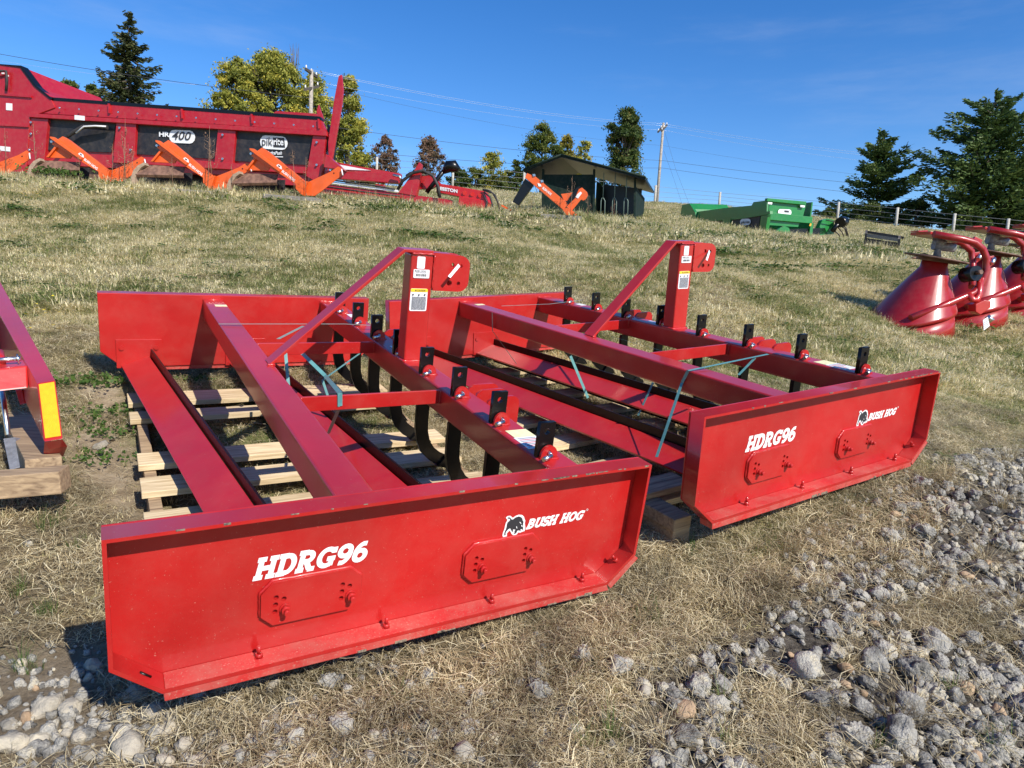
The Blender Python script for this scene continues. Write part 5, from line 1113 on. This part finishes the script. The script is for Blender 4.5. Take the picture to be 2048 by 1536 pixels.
for k_, (u, v, dp, s, n, lab) in enumerate([(112, 352, 12.9, .35, 160, 'green creeper climbing the edge of the leftmost full orange blade'), (375, 765, None, .10, 60, 'green leafy weed behind the rear blade of the nearer scraper'), (105, 1022, None, .07, 26, 'broad-leaved green weed in front of the brown timbers at left'),
        (215, 835, None, .14, 90, 'low green clover-like weed on the bare soil left of the pallet'), (220, 870, None, .12, 70, 'second patch of low green weed on the bare soil'), (200, 925, None, .12, 70, 'green weed patch nearest the brown timbers'), (1190, 870, None, .10, 50, 'leafy weed in the shade between the two scrapers'),
        (1210, 915, None, .08, 40, 'grey-green weed behind the front corner of the nearer scraper'), (170, 775, None, .16, 110, 'wide green weed patch at the upper end of the bare soil')]):
    leafy(u, v, dp, s, n, lab, seed=k_)
# dandelion-like yellow flowers
FLW = mat('yellow_petals', (.75, .55, .02), .6); fb = MB(); rr_ = random.Random(3)
for (u0, v0, du, dv, n_) in ((220, 375, 60, 12, 60), (870, 425, 60, 8, 60), (640, 400, 100, 8, 25), (75, 395, 40, 8, 14), (700, 470, 500, 50, 40), (90, 650, 40, 40, 12), (1780, 455, 60, 10, 20), (1500, 445, 200, 25, 30)):
    for _ in range(n_):
        p = hit(u0+rr_.uniform(-du, du), v0+rr_.uniform(-dv, dv)); s = .012*max(1, p.y/7); z = p.z+.07
        fb.poly([(p.x+s*math.cos(a), p.y+s*math.sin(a), z+rr_.uniform(-.3, .3)*s) for a in (0, 1.05, 2.1, 3.14, 4.19, 5.24)])
tag(fb.build('yellow_flowers', FLW), 'small yellow flowers dotted through the lawn', 'flowers', kind='stuff')

# ---- grass
gmt = bpy.data.materials.new('grass_blades'); N, L = nodes_of(gmt); b = N['Principled BSDF']; b.inputs['Roughness'].default_value = .6; b.inputs['Specular IOR Level'].default_value = .2
tone, g = lawn_tone(N, L)
ta = N.new('ShaderNodeAttribute'); ta.attribute_name = 'tone'; oi = N.new('ShaderNodeObjectInfo')
s1 = N.new('ShaderNodeMath'); s1.operation = 'MULTIPLY_ADD'; s1.inputs[1].default_value = .35; s1.inputs[2].default_value = -.17; L.new(oi.outputs['Random'], s1.inputs[0])
s2 = N.new('ShaderNodeMath'); s2.operation = 'MULTIPLY_ADD'; s2.inputs[1].default_value = 1.1; s2.inputs[2].default_value = -.55; L.new(ta.outputs['Fac'], s2.inputs[0])
s3 = N.new('ShaderNodeMath'); s3.operation = 'ADD'; L.new(s1.outputs[0], s3.inputs[0]); L.new(s2.outputs[0], s3.inputs[1])
s4 = N.new('ShaderNodeMath'); s4.operation = 'ADD'; L.new(tone, s4.inputs[0]); L.new(s3.outputs[0], s4.inputs[1])
cg = N.new('ShaderNodeValToRGB'); e = cg.color_ramp.elements
while len(e) < 5: e.new(.5)
for q, (p, c) in zip(e, ((.0, (.86, .77, .50)), (.25, (.72, .61, .36)), (.5, (.58, .51, .26)), (.75, (.38, .38, .14)), (1, (.17, .22, .065)))): q.position = p; q.color = (*c, 1)
L.new(s4.outputs[0], cg.inputs[0]); L.new(cg.outputs[0], b.inputs['Base Color'])
t = N.new('ShaderNodeBsdfTranslucent'); L.new(cg.outputs[0], t.inputs['Color']); x = N.new('ShaderNodeMixShader'); x.inputs[0].default_value = .3
L.new(b.outputs[0], x.inputs[1]); L.new(t.outputs[0], x.inputs[2]); L.new(x.outputs[0], N['Material Output'].inputs['Surface'])
def patchy(m, sc, lo, hi):
    N, L = nodes_of(m); ra = [q for q in N if q.type == 'VALTORGB'][0]; g = N.new('ShaderNodeNewGeometry'); n = N.new('ShaderNodeTexNoise'); n.inputs['Scale'].default_value = sc; n.inputs['Detail'].default_value = 5; L.new(g.outputs['Position'], n.inputs['Vector'])
    k = N.new('ShaderNodeMapRange'); k.inputs['From Min'].default_value = .35; k.inputs['From Max'].default_value = .65; k.inputs['To Min'].default_value = lo; k.inputs['To Max'].default_value = hi; L.new(n.outputs['Fac'], k.inputs['Value'])
    h = N.new('ShaderNodeHueSaturation'); L.new(k.outputs[0], h.inputs['Value']); L.new(ra.outputs[0], h.inputs['Color'])
    for q in list(ra.outputs[0].links):
        if q.to_node != h: s_ = q.to_socket; L.new(h.outputs[0], s_)
STRAWM = leafmat('dry_straw', [(.20, .145, .07), (.46, .36, .20), (.70, .59, .36), (.86, .76, .51)], .25, .65)
patchy(STRAWM, 4.5, .45, 1.1)
SPRT = leafmat('green_shoots', [(.05, .10, .02), (.10, .17, .04), (.20, .25, .08)], .35, .5)
src = bpy.data.collections.new('scatter_sources')
def blades_mesh(name, n, rad, h0, h1, w, lean, m, seed, seg=2, lying=False, curl=.5):
    r = np.random.default_rng(seed); v = []; f = []; tn = []
    for i in range(n):
        an = r.uniform(0, 6.283); d = rad*math.sqrt(r.uniform(0, 1)); p = np.array([math.cos(an)*d, math.sin(an)*d, -.005]); h = r.uniform(h0, h1); a2 = an+r.normal(0, .9) if not lying else r.uniform(0, 6.283)
        le = abs(r.normal(lean, lean*.5)); di = np.array([math.cos(a2), math.sin(a2), 0]); sd = np.array([-di[1], di[0], 0]); fa = r.uniform(0, 6.28); sd = sd*math.cos(fa*.2)+di*.0; ww = w*r.uniform(.6, 1.3); b0 = len(v)
        if lying: p[2] = r.uniform(.002, .022)
        for s in range(seg+1):
            t_ = s/seg
            if lying: q = p+di*h*(t_-.5)+np.array([0, 0, .012*math.sin(t_*3.1)*r.uniform(-.3, 1.2)])+sd*curl*h*.25*math.sin(t_*3.0)
            else: q = p+di*h*le*(t_**1.6)+np.array([0, 0, h*t_*(1-.35*le*t_)])
            wt = ww*(1-t_*.85) if not lying else ww*(1-.6*abs(t_-.5)); up = np.array([0, 0, .35*wt]) if lying else 0
            v += [q-sd*wt, q+sd*wt+up]
        for s in range(seg): k = b0+2*s; f.append((k, k+1, k+3, k+2))
        tn += [r.uniform(0, 1)]*(2*(seg+1))
    me = bpy.data.meshes.new(name); me.from_pydata([tuple(q) for q in v], [], f); a_ = me.attributes.new('tone', 'FLOAT', 'POINT'); a_.data.foreach_set('value', np.array(tn, np.float32)); me.materials.append(m)
    o = bpy.data.objects.new(name, me); return o
def scatter(name, variants, P, rot, scl, idx_, label=None, cat=None, kind='stuff', **kw):
    col = bpy.data.collections.new(name+'_source')
    for i, o in enumerate(variants): o.name = '%s_kind_%02d' % (name, i); col.objects.link(o)
    me = bpy.data.meshes.new(name); n = len(P); me.vertices.add(n); me.vertices.foreach_set('co', np.asarray(P, np.float32).ravel())
    a = me.attributes.new('rot', 'FLOAT_VECTOR', 'POINT'); a.data.foreach_set('vector', np.asarray(rot, np.float32).ravel())
    a = me.attributes.new('scl', 'FLOAT_VECTOR', 'POINT'); a.data.foreach_set('vector', np.asarray(scl, np.float32).ravel())
    a = me.attributes.new('idx', 'INT', 'POINT'); a.data.foreach_set('value', np.asarray(idx_, np.int32))
    o = bpy.data.objects.new(name, me); COL.objects.link(o)
    ng = bpy.data.node_groups.new(name, 'GeometryNodeTree'); ng.interface.new_socket('Geometry', in_out='INPUT', socket_type='NodeSocketGeometry'); ng.interface.new_socket('Geometry', in_out='OUTPUT', socket_type='NodeSocketGeometry')
    gi = ng.nodes.new('NodeGroupInput'); go = ng.nodes.new('NodeGroupOutput'); ip = ng.nodes.new('GeometryNodeInstanceOnPoints'); ci = ng.nodes.new('GeometryNodeCollectionInfo')
    ci.inputs['Collection'].default_value = col; ci.inputs['Separate Children'].default_value = True; ci.inputs['Reset Children'].default_value = True; ip.inputs['Pick Instance'].default_value = True
    def na(nm, ty): q = ng.nodes.new('GeometryNodeInputNamedAttribute'); q.data_type = ty; q.inputs['Name'].default_value = nm; return q.outputs['Attribute']
    l = ng.links.new; l(gi.outputs[0], ip.inputs['Points']); l(ci.outputs[0], ip.inputs['Instance']); l(na('idx', 'INT'), ip.inputs['Instance Index']); l(na('scl', 'FLOAT_VECTOR'), ip.inputs['Scale'])
    e2 = ng.nodes.new('FunctionNodeEulerToRotation'); l(na('rot', 'FLOAT_VECTOR'), e2.inputs[0]); l(e2.outputs[0], ip.inputs['Rotation']); l(ip.outputs[0], go.inputs[0])
    md = o.modifiers.new('scatter', 'NODES'); md.node_group = ng; return tag(o, label, cat, kind=kind, **kw)
def fan_pts(n, y0, y1, pad=1.1):
    y = np.sqrt(rng.uniform(y0**2, y1**2, n)); x = rng.uniform(-1, 1, n)*(y*.80+pad); return x, y
def occl(x, y):   # keep grass out from under the machines' solid feet: nothing to do, blades are short
    return np.ones(len(x), bool)
def patch(x, y, s, seed): return vnoise(x, y, s, seed)
# near lawn
def lawn(name, n, y0, y1, variants, smin, smax, label, thin_near=True):
    x, y = fan_pts(n, y0, y1); g_, s_, l_ = masks(x, y) if y0 < 5 else (np.zeros(n), np.zeros(n), np.zeros(n))
    dens = 1-np.clip(g_*1.05+s_*.96+l_*.5, 0, 1)
    if y0 < 5:
        pq = (np.c_[x, y]-GR[0][1][:2]) @ np.linalg.inv(GR[0][0][:2, :2]).T; dens = np.where((pq[:, 0] > .1) & (pq[:, 0] < 1.2) & (pq[:, 1] > .3) & (pq[:, 1] < 2.25), dens*.35, dens)
    if y0 < 3: dens *= np.clip(.25+.75*sstep(1.6, 3.4, y)+vnoise(x, y, 2.5, 8)*.6, .05, 1)
    keep = rng.uniform(size=n) < dens; x, y = x[keep], y[keep]; k = len(x); z = gzr(x, y); rot = np.c_[rng.normal(0, .12, k), rng.normal(0, .12, k), rng.uniform(0, 6.283, k)]
    sc = rng.uniform(smin, smax, k)*(1+.5*vnoise(x, y, 1.1, 6)); scatter(name, variants, np.c_[x, y, z], rot, np.c_[sc, sc, sc*rng.uniform(.7, 1.25, k)], rng.integers(0, len(variants), k), label, 'grass')
vn = [blades_mesh('t', 30, .05, .012, .036, .0017, 1.3, gmt, 10+i) for i in range(6)]
lawn('lawn_grass', 56000, 1.1, 5.2, vn, .7, 1.2, 'short dry mottled lawn grass around the red scrapers')
vm = [blades_mesh('t', 36, .11, .018, .05, .0042, 1.2, gmt, 30+i) for i in range(6)]
lawn('lawn_grass', 52000, 4.6, 12.5, vm, .8, 1.3, 'mottled green and straw lawn grass on the slope')
vf = [blades_mesh('t', 40, .30, .03, .08, .012, .9, gmt, 50+i) for i in range(5)]
lawn('lawn_grass', 30000, 11.5, 46, vf, .8, 1.4, 'pale lawn grass towards the crest of the hill')
# longer tufts along parked machines and by the pallets
def strip(u0, v0, u1, v1, n, dep0=None, dep1=None, w_=.25):
    out = []
    for _ in range(n):
        t_ = rng.uniform(); u, v = u0+(u1-u0)*t_, v0+(v1-v0)*t_
        p = at(u, v, dep0+(dep1-dep0)*t_) if dep0 else hit(u, v)
        out.append((p.x+rng.normal(0, w_), p.y+rng.normal(0, w_)))
    return out
lp_ = []
for a in ((-40, 356, 640, 400, 520, 12.9, 12.6, .25), (640, 398, 975, 424, 330, 14.8, 14.6, .3), (1040, 432, 1290, 440, 160, 14.2, 14.0, .4), (1350, 455, 1720, 478, 420, 20, 20.5, .9)): lp_ += strip(*a)
for a in ((200, 740, 740, 742, 70, None, None, .05), (1740, 650, 2040, 640, 170, None, None, .06), (1735, 498, 1805, 500, 40, None, None, .1), (300, 1000, 1180, 960, 45, None, None, .2), (560, 880, 900, 780, 45, None, None, .15), (900, 700, 1300, 900, 60, None, None, .2)): lp_ += strip(*a)
lp_ = np.array(lp_); k = len(lp_); z = gzr(lp_[:, 0], lp_[:, 1]); dsc = np.clip(lp_[:, 1]/10, .30, 1.6); vt = [blades_mesh('t', 26, .10, .05, .20, .004, .6, gmt, 70+i, 3) for i in range(5)]
scl = dsc*rng.uniform(.5, 1.0, k); scatter('tall_grass', vt, np.c_[lp_, z], np.c_[np.zeros(k), np.zeros(k), rng.uniform(0, 6.28, k)], np.c_[scl, scl, scl*rng.uniform(.7, 1.2, k)], rng.integers(0, 5, k), 'longer unmown grass tufts round the parked machines', 'grass')
# dead straw mat in the foreground
n = 27000; x, y = fan_pts(n, 1.0, 4.2); g_, s_, l_ = masks(x, y); pn = vnoise(x, y, 3.5, 15)
dens = np.clip((1-g_*.82-s_*1.05-l_*.65)*(1.15-.28*(y-1)), 0.02, 1)*np.clip(.75+pn, .25, 1); pq = (np.c_[x, y]-GR[0][1][:2]) @ np.linalg.inv(GR[0][0][:2, :2]).T; up_ = (pq[:, 0] > .1) & (pq[:, 0] < 1.33) & (pq[:, 1] > .3) & (pq[:, 1] < 2.2); dens = np.where(up_, dens*.3, dens); keep = rng.uniform(size=n) < dens; x, y = x[keep], y[keep]; k = len(x)
vs = [blades_mesh('t', 30, .075, .03, .11, .0009, 0, STRAWM, 90+i, 4, True) for i in range(7)]
sc = rng.uniform(.7, 1.25, k); scatter('dead_straw', vs, np.c_[x, y, gzr(x, y)+.002], np.c_[rng.normal(0, .18, k), rng.normal(0, .18, k), rng.uniform(0, 6.283, k)], np.c_[sc, sc, sc], rng.integers(0, 7, k), 'mat of dead straw and dry grass in the foreground', 'straw')
# straw tufts (tan clumps) in the gravel
tf = []
for (u, v) in ((1790, 1130), (1740, 1110), (1580, 1110), (1540, 1180), (1500, 1100), (1600, 1060), (1700, 1330), (1830, 1420), (1790, 1440), (1960, 1130), (1930, 1220), (1640, 1180), (1300, 1240), (1990, 1010), (1880, 960), (2010, 930), (1480, 1220), (1340, 1180), (1420, 1090), (1700, 1030), (1860, 1060), (1560, 1500), (1330, 1510), (2030, 1220), (1260, 1130), (1220, 1300), (1010, 1330), (880, 1440)):
    for _ in range(3): p = hit(u+random.uniform(-14, 14), v+random.uniform(-10, 10)); tf.append((p.x, p.y))
tf = np.array(tf); k = len(tf); vt2 = [blades_mesh('t', 46, .018, .05, .12, .0015, .95, STRAWM, 120+i, 4) for i in range(5)]
sc = rng.uniform(.5, 1.15, k); scatter('straw_tufts', vt2, np.c_[tf, gzr(tf[:, 0], tf[:, 1])], np.c_[rng.normal(0, .2, k), rng.normal(0, .2, k), rng.uniform(0, 6.28, k)], np.c_[sc, sc, sc], rng.integers(0, 5, k), 'tan tufts of dry bunch grass growing through the gravel', 'grass')
gs_ = []
for (u, v, n_) in ((1295, 1235, 6), (1300, 1250, 4), (1900, 1380, 3), (1430, 1400, 3), (800, 1400, 3), (1180, 1500, 4), (90, 1230, 6), (60, 1340, 6), (2000, 1500, 6), (1750, 1490, 3), (1620, 950, 8), (1560, 1000, 8), (40, 1190, 4), (100, 1060, 8), (150, 1100, 4), (1980, 830, 8), (1450, 1500, 3), (1230, 1480, 3), (760, 860, 5), (620, 880, 5), (860, 900, 6), (520, 900, 3), (1660, 1000, 5), (1400, 1110, 4)):
    for _ in range(n_): p = hit(u+random.uniform(-22, 22), v+random.uniform(-12, 12)); gs_.append((p.x, p.y))
gs_ = np.array(gs_); k = len(gs_); vt3 = [blades_mesh('t', 16, .014, .03, .10, .0012, .55, SPRT, 140+i, 4) for i in range(4)]
sc = rng.uniform(.5, 1.15, k); scatter('green_shoots', vt3, np.c_[gs_, gzr(gs_[:, 0], gs_[:, 1])], np.c_[rng.normal(0, .15, k), rng.normal(0, .15, k), rng.uniform(0, 6.28, k)], np.c_[sc, sc, sc], rng.integers(0, 4, k), 'scattered fine green shoots in the dry foreground', 'grass')

def leaf_clump(seed):
    r = np.random.default_rng(seed); n = 26; C = r.normal(size=(n, 3))*np.array([.05, .05, .012]); C[:, 2] = abs(C[:, 2])+.015; U = rvec(n)*.013; U[:, 2] *= .3; V = np.cross(U, np.array([0, 0, 1.])+rvec(n)*.4); V *= (.009/np.maximum(np.linalg.norm(V, axis=1), 1e-6))[:, None]
    o = quads_mesh('t', C, U, V, r.uniform(0, 1, n), LEAFG); COL.objects.unlink(o); return o
n = 5200; x, y = fan_pts(n, 2.6, 20); g_, s_, l_ = masks(x, y); pn = vnoise(x, y, .9, 77)+.6*vnoise(x, y, 3.1, 78); keep = (pn > .22) & (g_+s_ < .3) | (rng.uniform(size=n) < .02); x, y = x[keep], y[keep]; k = len(x)
sc = rng.uniform(.6, 1.5, k)*np.clip(y/6, .6, 2.0); scatter('broadleaf_weeds', [leaf_clump(300+i) for i in range(4)], np.c_[x, y, gzr(x, y)], np.c_[np.zeros(k), np.zeros(k), rng.uniform(0, 6.28, k)], np.c_[sc, sc, sc], rng.integers(0, 4, k), 'patches of low broad-leaved weeds and clover in the lawn', 'weeds')

# ================================================================== stones
def stonemat(name, ramp_, bump=.8, pits=True):
    m = bpy.data.materials.new(name); N, L = nodes_of(m); b = N['Principled BSDF']; b.inputs['Roughness'].default_value = .9; b.inputs['Specular IOR Level'].default_value = .2
    t = N.new('ShaderNodeTexCoord'); oi = N.new('ShaderNodeObjectInfo'); va = N.new('ShaderNodeVectorMath'); va.operation = 'ADD'; g = N.new('ShaderNodeNewGeometry')
    n = N.new('ShaderNodeTexNoise'); n.inputs['Scale'].default_value = 26; n.inputs['Detail'].default_value = 8; n.inputs['Roughness'].default_value = .72; L.new(g.outputs['Position'], n.inputs['Vector'])
    md = N.new('ShaderNodeMath'); md.operation = 'MULTIPLY_ADD'; md.inputs[1].default_value = .26; md.inputs[2].default_value = -.13; L.new(oi.outputs['Random'], md.inputs[0])
    ad = N.new('ShaderNodeMath'); ad.operation = 'ADD'; L.new(n.outputs['Fac'], ad.inputs[0]); L.new(md.outputs[0], ad.inputs[1])
    r = N.new('ShaderNodeValToRGB'); e = r.color_ramp.elements
    while len(e) < len(ramp_): e.new(.5)
    for q, (p, c) in zip(e, ramp_): q.position = p; q.color = (*c, 1)
    L.new(ad.outputs[0], r.inputs[0]); L.new(r.outputs[0], b.inputs['Base Color'])
    n2 = N.new('ShaderNodeTexNoise'); n2.inputs['Scale'].default_value = 130; n2.inputs['Detail'].default_value = 5; n2.inputs['Roughness'].default_value = .7; L.new(g.outputs['Position'], n2.inputs['Vector'])
    v = N.new('ShaderNodeTexVoronoi'); v.inputs['Scale'].default_value = 170; L.new(g.outputs['Position'], v.inputs['Vector'])
    mm = N.new('ShaderNodeMath'); mm.operation = 'MULTIPLY_ADD'; mm.inputs[1].default_value = .5; L.new(v.outputs['Distance'], mm.inputs[0]); L.new(n2.outputs['Fac'], mm.inputs[2])
    bp = N.new('ShaderNodeBump'); bp.inputs['Strength'].default_value = bump; bp.inputs['Distance'].default_value = .007; L.new(mm.outputs[0], bp.inputs['Height']); L.new(bp.outputs[0], b.inputs['Normal']); return m
SLAG = stonemat('grey_slag', [(.28, (.09, .085, .076)), (.44, (.27, .258, .23)), (.58, (.43, .405, .35)), (.74, (.60, .525, .37))], 1.0)
LIME = stonemat('pale_limestone', [(.3, (.24, .22, .18)), (.5, (.38, .34, .27)), (.7, (.50, .44, .33))], .5)
TANS = stonemat('tan_stone', [(.3, (.26, .17, .10)), (.6, (.45, .32, .20))], .4)
def stone_mesh(seed, pit=.16, ang=.0, sub=3, m=SLAG):
    bm = bmesh.new(); bmesh.ops.create_icosphere(bm, subdivisions=sub, radius=.5); r = random.Random(seed); off = Vector((r.uniform(-50, 50), r.uniform(-50, 50), 0)); sx, sy, sz = r.uniform(.8, 1.15), r.uniform(.7, 1.0), r.uniform(.55, .85)
    pls = [(Vector((r.uniform(-1, 1), r.uniform(-1, 1), r.uniform(-.6, 1))).normalized(), r.uniform(.30, .44)) for _ in range(9)]
    crs = [Vector((r.uniform(-1, 1), r.uniform(-1, 1), r.uniform(-.3, 1))).normalized() for _ in range(7)] if pit > .15 else []
    for v in bm.verts:
        d = v.co.normalized(); q = v.co.copy()
        if ang:
            for n_, h_ in pls:
                k = q.dot(n_)
                if k > h_: q -= n_*(k-h_)*ang
        f_ = 1+.34*noise.noise(d*1.6+off)+pit*1.25*noise.noise(d*3.6+off)+pit*.9*noise.noise(d*8+off)-pit*.8*max(0, noise.noise(d*6+off*1.7)-.15)
        for c_ in crs:
            dd = (d-c_).length
            if dd < .34: f_ -= .09*(1-(dd/.34)**2)
        v.co = Vector((q.x*sx, q.y*sy, q.z*sz))*f_
    me = bpy.data.meshes.new('stone'); bm.to_mesh(me); bm.free(); me.polygons.foreach_set('use_smooth', [True]*len(me.polygons)); me.materials.append(m); return me
SM = [stone_mesh(i, .19, .75, 4 if i < 5 else 3) for i in range(9)]; SL = [stone_mesh(40+i, .06, .75, 3, LIME) for i in range(6)]; ST = [stone_mesh(60+i, .03, .9, 2, TANS) for i in range(3)]
placed = []
def put_stone(me, x, y, s, label, group, sink=.14):
    o = bpy.data.objects.new('stone', me); COL.objects.link(o); o.location = (x, y, float(gzr([x], [y])[0])+s*(.34-sink)); o.scale = (s, s*random.uniform(.8, 1.1), s*random.uniform(.75, 1.0))
    o.rotation_euler = (random.uniform(-.5, .5), random.uniform(-.5, .5), random.uniform(0, 6.28)); placed.append((x, y, s)); return tag(o, label, 'stone', group)
GLAB = 'rough pitted grey slag stone in the gravel patch at the lower right'; GGRP = 'grey slag stones of the lower right gravel'
x = rng.uniform(.3, 3.2, 6000); y = rng.uniform(.9, 3.6, 6000); inside = in_poly(x, y, GRAV) & (abs(x) < y*.80+.05) & (dist_poly(x, y, GRAV) > .03)
cnt = 0; cell = {}
def free(x, y, s, k=.38):
    for (a, b_, c) in placed:
        if (a-x)**2+(b_-y)**2 < ((s+c)*k)**2: return False
    return True
inside &= (masks(x, y)[0] > .45)
order = np.argsort(y+rng.normal(0, .5, len(y)))
for i in order:
    if not inside[i] or cnt >= 297: continue
    s = float(np.clip(rng.lognormal(math.log(.061), .30), .036, .10))
    if y[i] > 2.2: s *= .9
    if rng.uniform() > (1.0 if y[i] < 2.5 else .6): continue
    if free(x[i], y[i], s):
        tan = rng.uniform() < .045; put_stone(ST[cnt % 3] if tan else SM[cnt % 9], x[i], y[i], s*(.8 if tan else 1), 'smooth tan stone among the grey slag of the lower right gravel' if tan else GLAB, 'tan stones in the gravel' if tan else GGRP); cnt += 1
print('slag stones', cnt)
LL = {(262,1515):'largest pale limestone block at the bottom left, right of the corner cluster', (370,1490):'pale limestone block right of the largest one', (305,1440):'limestone block half in the shadow tip of the end plate', (95,1430):'pale block leftmost of the pair on yellow soil', (142,1430):'yellowish block rightmost of the pair on yellow soil', (30,1505):'pale block in the very bottom left corner', (272,1405):'dark limestone lying in the end plate shadow', (185,1345):'stone at the upper edge of the end plate shadow', (450,1500):'limestone block farthest right in the bottom left cluster', (345,1440):'bluish stone right under the lower left corner of the end plate'}
for (u, v, w_) in ((262, 1515, 80), (370, 1490, 55), (305, 1440, 60), (95, 1430, 58), (142, 1430, 55), (30, 1505, 70), (235, 1490, 40), (75, 1500, 50), (160, 1490, 42), (340, 1465, 50), (185, 1345, 42), (272, 1405, 50), (345, 1440, 40), (450, 1500, 46), (420, 1420, 30), (110, 1375, 22), (205, 1435, 20), (20, 1465, 34), (135, 1480, 26), (480, 1520, 30), (395, 1530, 50), (330, 1530, 48), (180, 1525, 40)):
    p = hit(u, v); put_stone(random.choice(SL), p.x, p.y, w_*p.y/FPX*1.15, LL.get((u, v), 'small pale limestone piece between the big blocks at the lower left'), 'limestone blocks at the lower left', .22)
LS = {(655,1385):'grey stone in the straw under the second bolt of the near end plate', (680,1475):'broad grey stone near the bottom edge left of centre', (1080,1390):'large grey stone in the straw below the letters on the end plate', (940,1465):'grey stone low in the straw at the middle of the bottom', (590,1495):'grey stone by the bottom edge left of the broad one', (1235,1355):'pale grey stone at the left fringe of the gravel', (1165,1325):'whitish stone just below the green grass tuft', (930,1525):'stone cut by the bottom edge at the middle', (1245,1105):'dark stone in the shade between the scrapers', (548,1385):'small grey stone in the end plate shadow'}
for (u, v, w_) in ((655, 1385, 44), (548, 1385, 30), (680, 1475, 50), (1080, 1390, 50), (940, 1465, 46), (590, 1495, 40), (1235, 1355, 46), (1165, 1325, 40), (930, 1525, 50), (750, 1490, 34), (870, 1480, 36), (1150, 1470, 30), (620, 1530, 36), (1350, 1425, 34), (1245, 1105, 30), (1000, 1520, 28), (1130, 1520, 26), (820, 1530, 34), (700, 1440, 24), (1290, 1400, 30)):
    p = hit(u, v); put_stone(random.choice(SM+SL), p.x, p.y, w_*p.y/FPX*1.3, LS.get((u, v), 'small grey stone lying loose in the dead straw below the front end plate'), 'grey stones in the foreground straw', .04)
for (u, v, w_, lab) in ((975, 1283, 44, 'flat tan stone chip in the straw below the two white letterings'), (1048, 1287, 24, 'small flat grey slate chip right of the tan chip'), (1275, 1300, 22, 'pinkish brown stone chip beside the green tuft'), (200, 905, 34, 'pale stone on the bare soil left of the pallet'), (226, 888, 22, 'smaller pale stone next to the larger one on bare soil')):
    p = hit(u, v); s = w_*p.y/FPX; o = put_stone(ST[1] if 'grey' not in lab and 'pale' not in lab else SL[2], p.x, p.y, s*1.15, lab, None); o.scale = (s*1.1, s*.8, s*.4)
# smaller gravel between them
n = 52000; x = np.r_[rng.uniform(.1, 5.2, n), rng.uniform(-2.2, .2, n//3)]; y = np.r_[rng.uniform(.95, 4.0, n), rng.uniform(1.05, 2.1, n//3)]; g_, s_, l_ = masks(x, y)
dens = np.clip(g_*.72+l_*.2+s_*.10+.30*sstep(1.8, 1.35, y)*(x > -.95), .008, 1)*np.clip(1.25-.18*y, .3, 1)*np.clip(.85+1.0*vnoise(x, y, 3.0, 31), .25, 1); keep = (rng.uniform(size=len(x)) < dens) & (abs(x) < y*.82+1.5); x, y = x[keep], y[keep]; k = len(x)
sc = np.clip(rng.lognormal(math.log(.0185), .50, k), .006, .048); vg = [bpy.data.objects.new('s', stone_mesh(200+i, .24, .6, 2)) for i in range(5)]+[bpy.data.objects.new('s', stone_mesh(220, .05, .7, 2, LIME)), bpy.data.objects.new('s', stone_mesh(221, .05, .7, 2, TANS))]
ii = rng.choice(7, k, p=[.19, .19, .19, .19, .17, .05, .02]); scatter('gravel', vg, np.c_[x, y, gzr(x, y)+sc*.12], rng.uniform(0, 6.28, (k, 3)), np.c_[sc, sc, sc], ii, 'fine grey gravel filling the gaps between the larger stones', 'gravel')
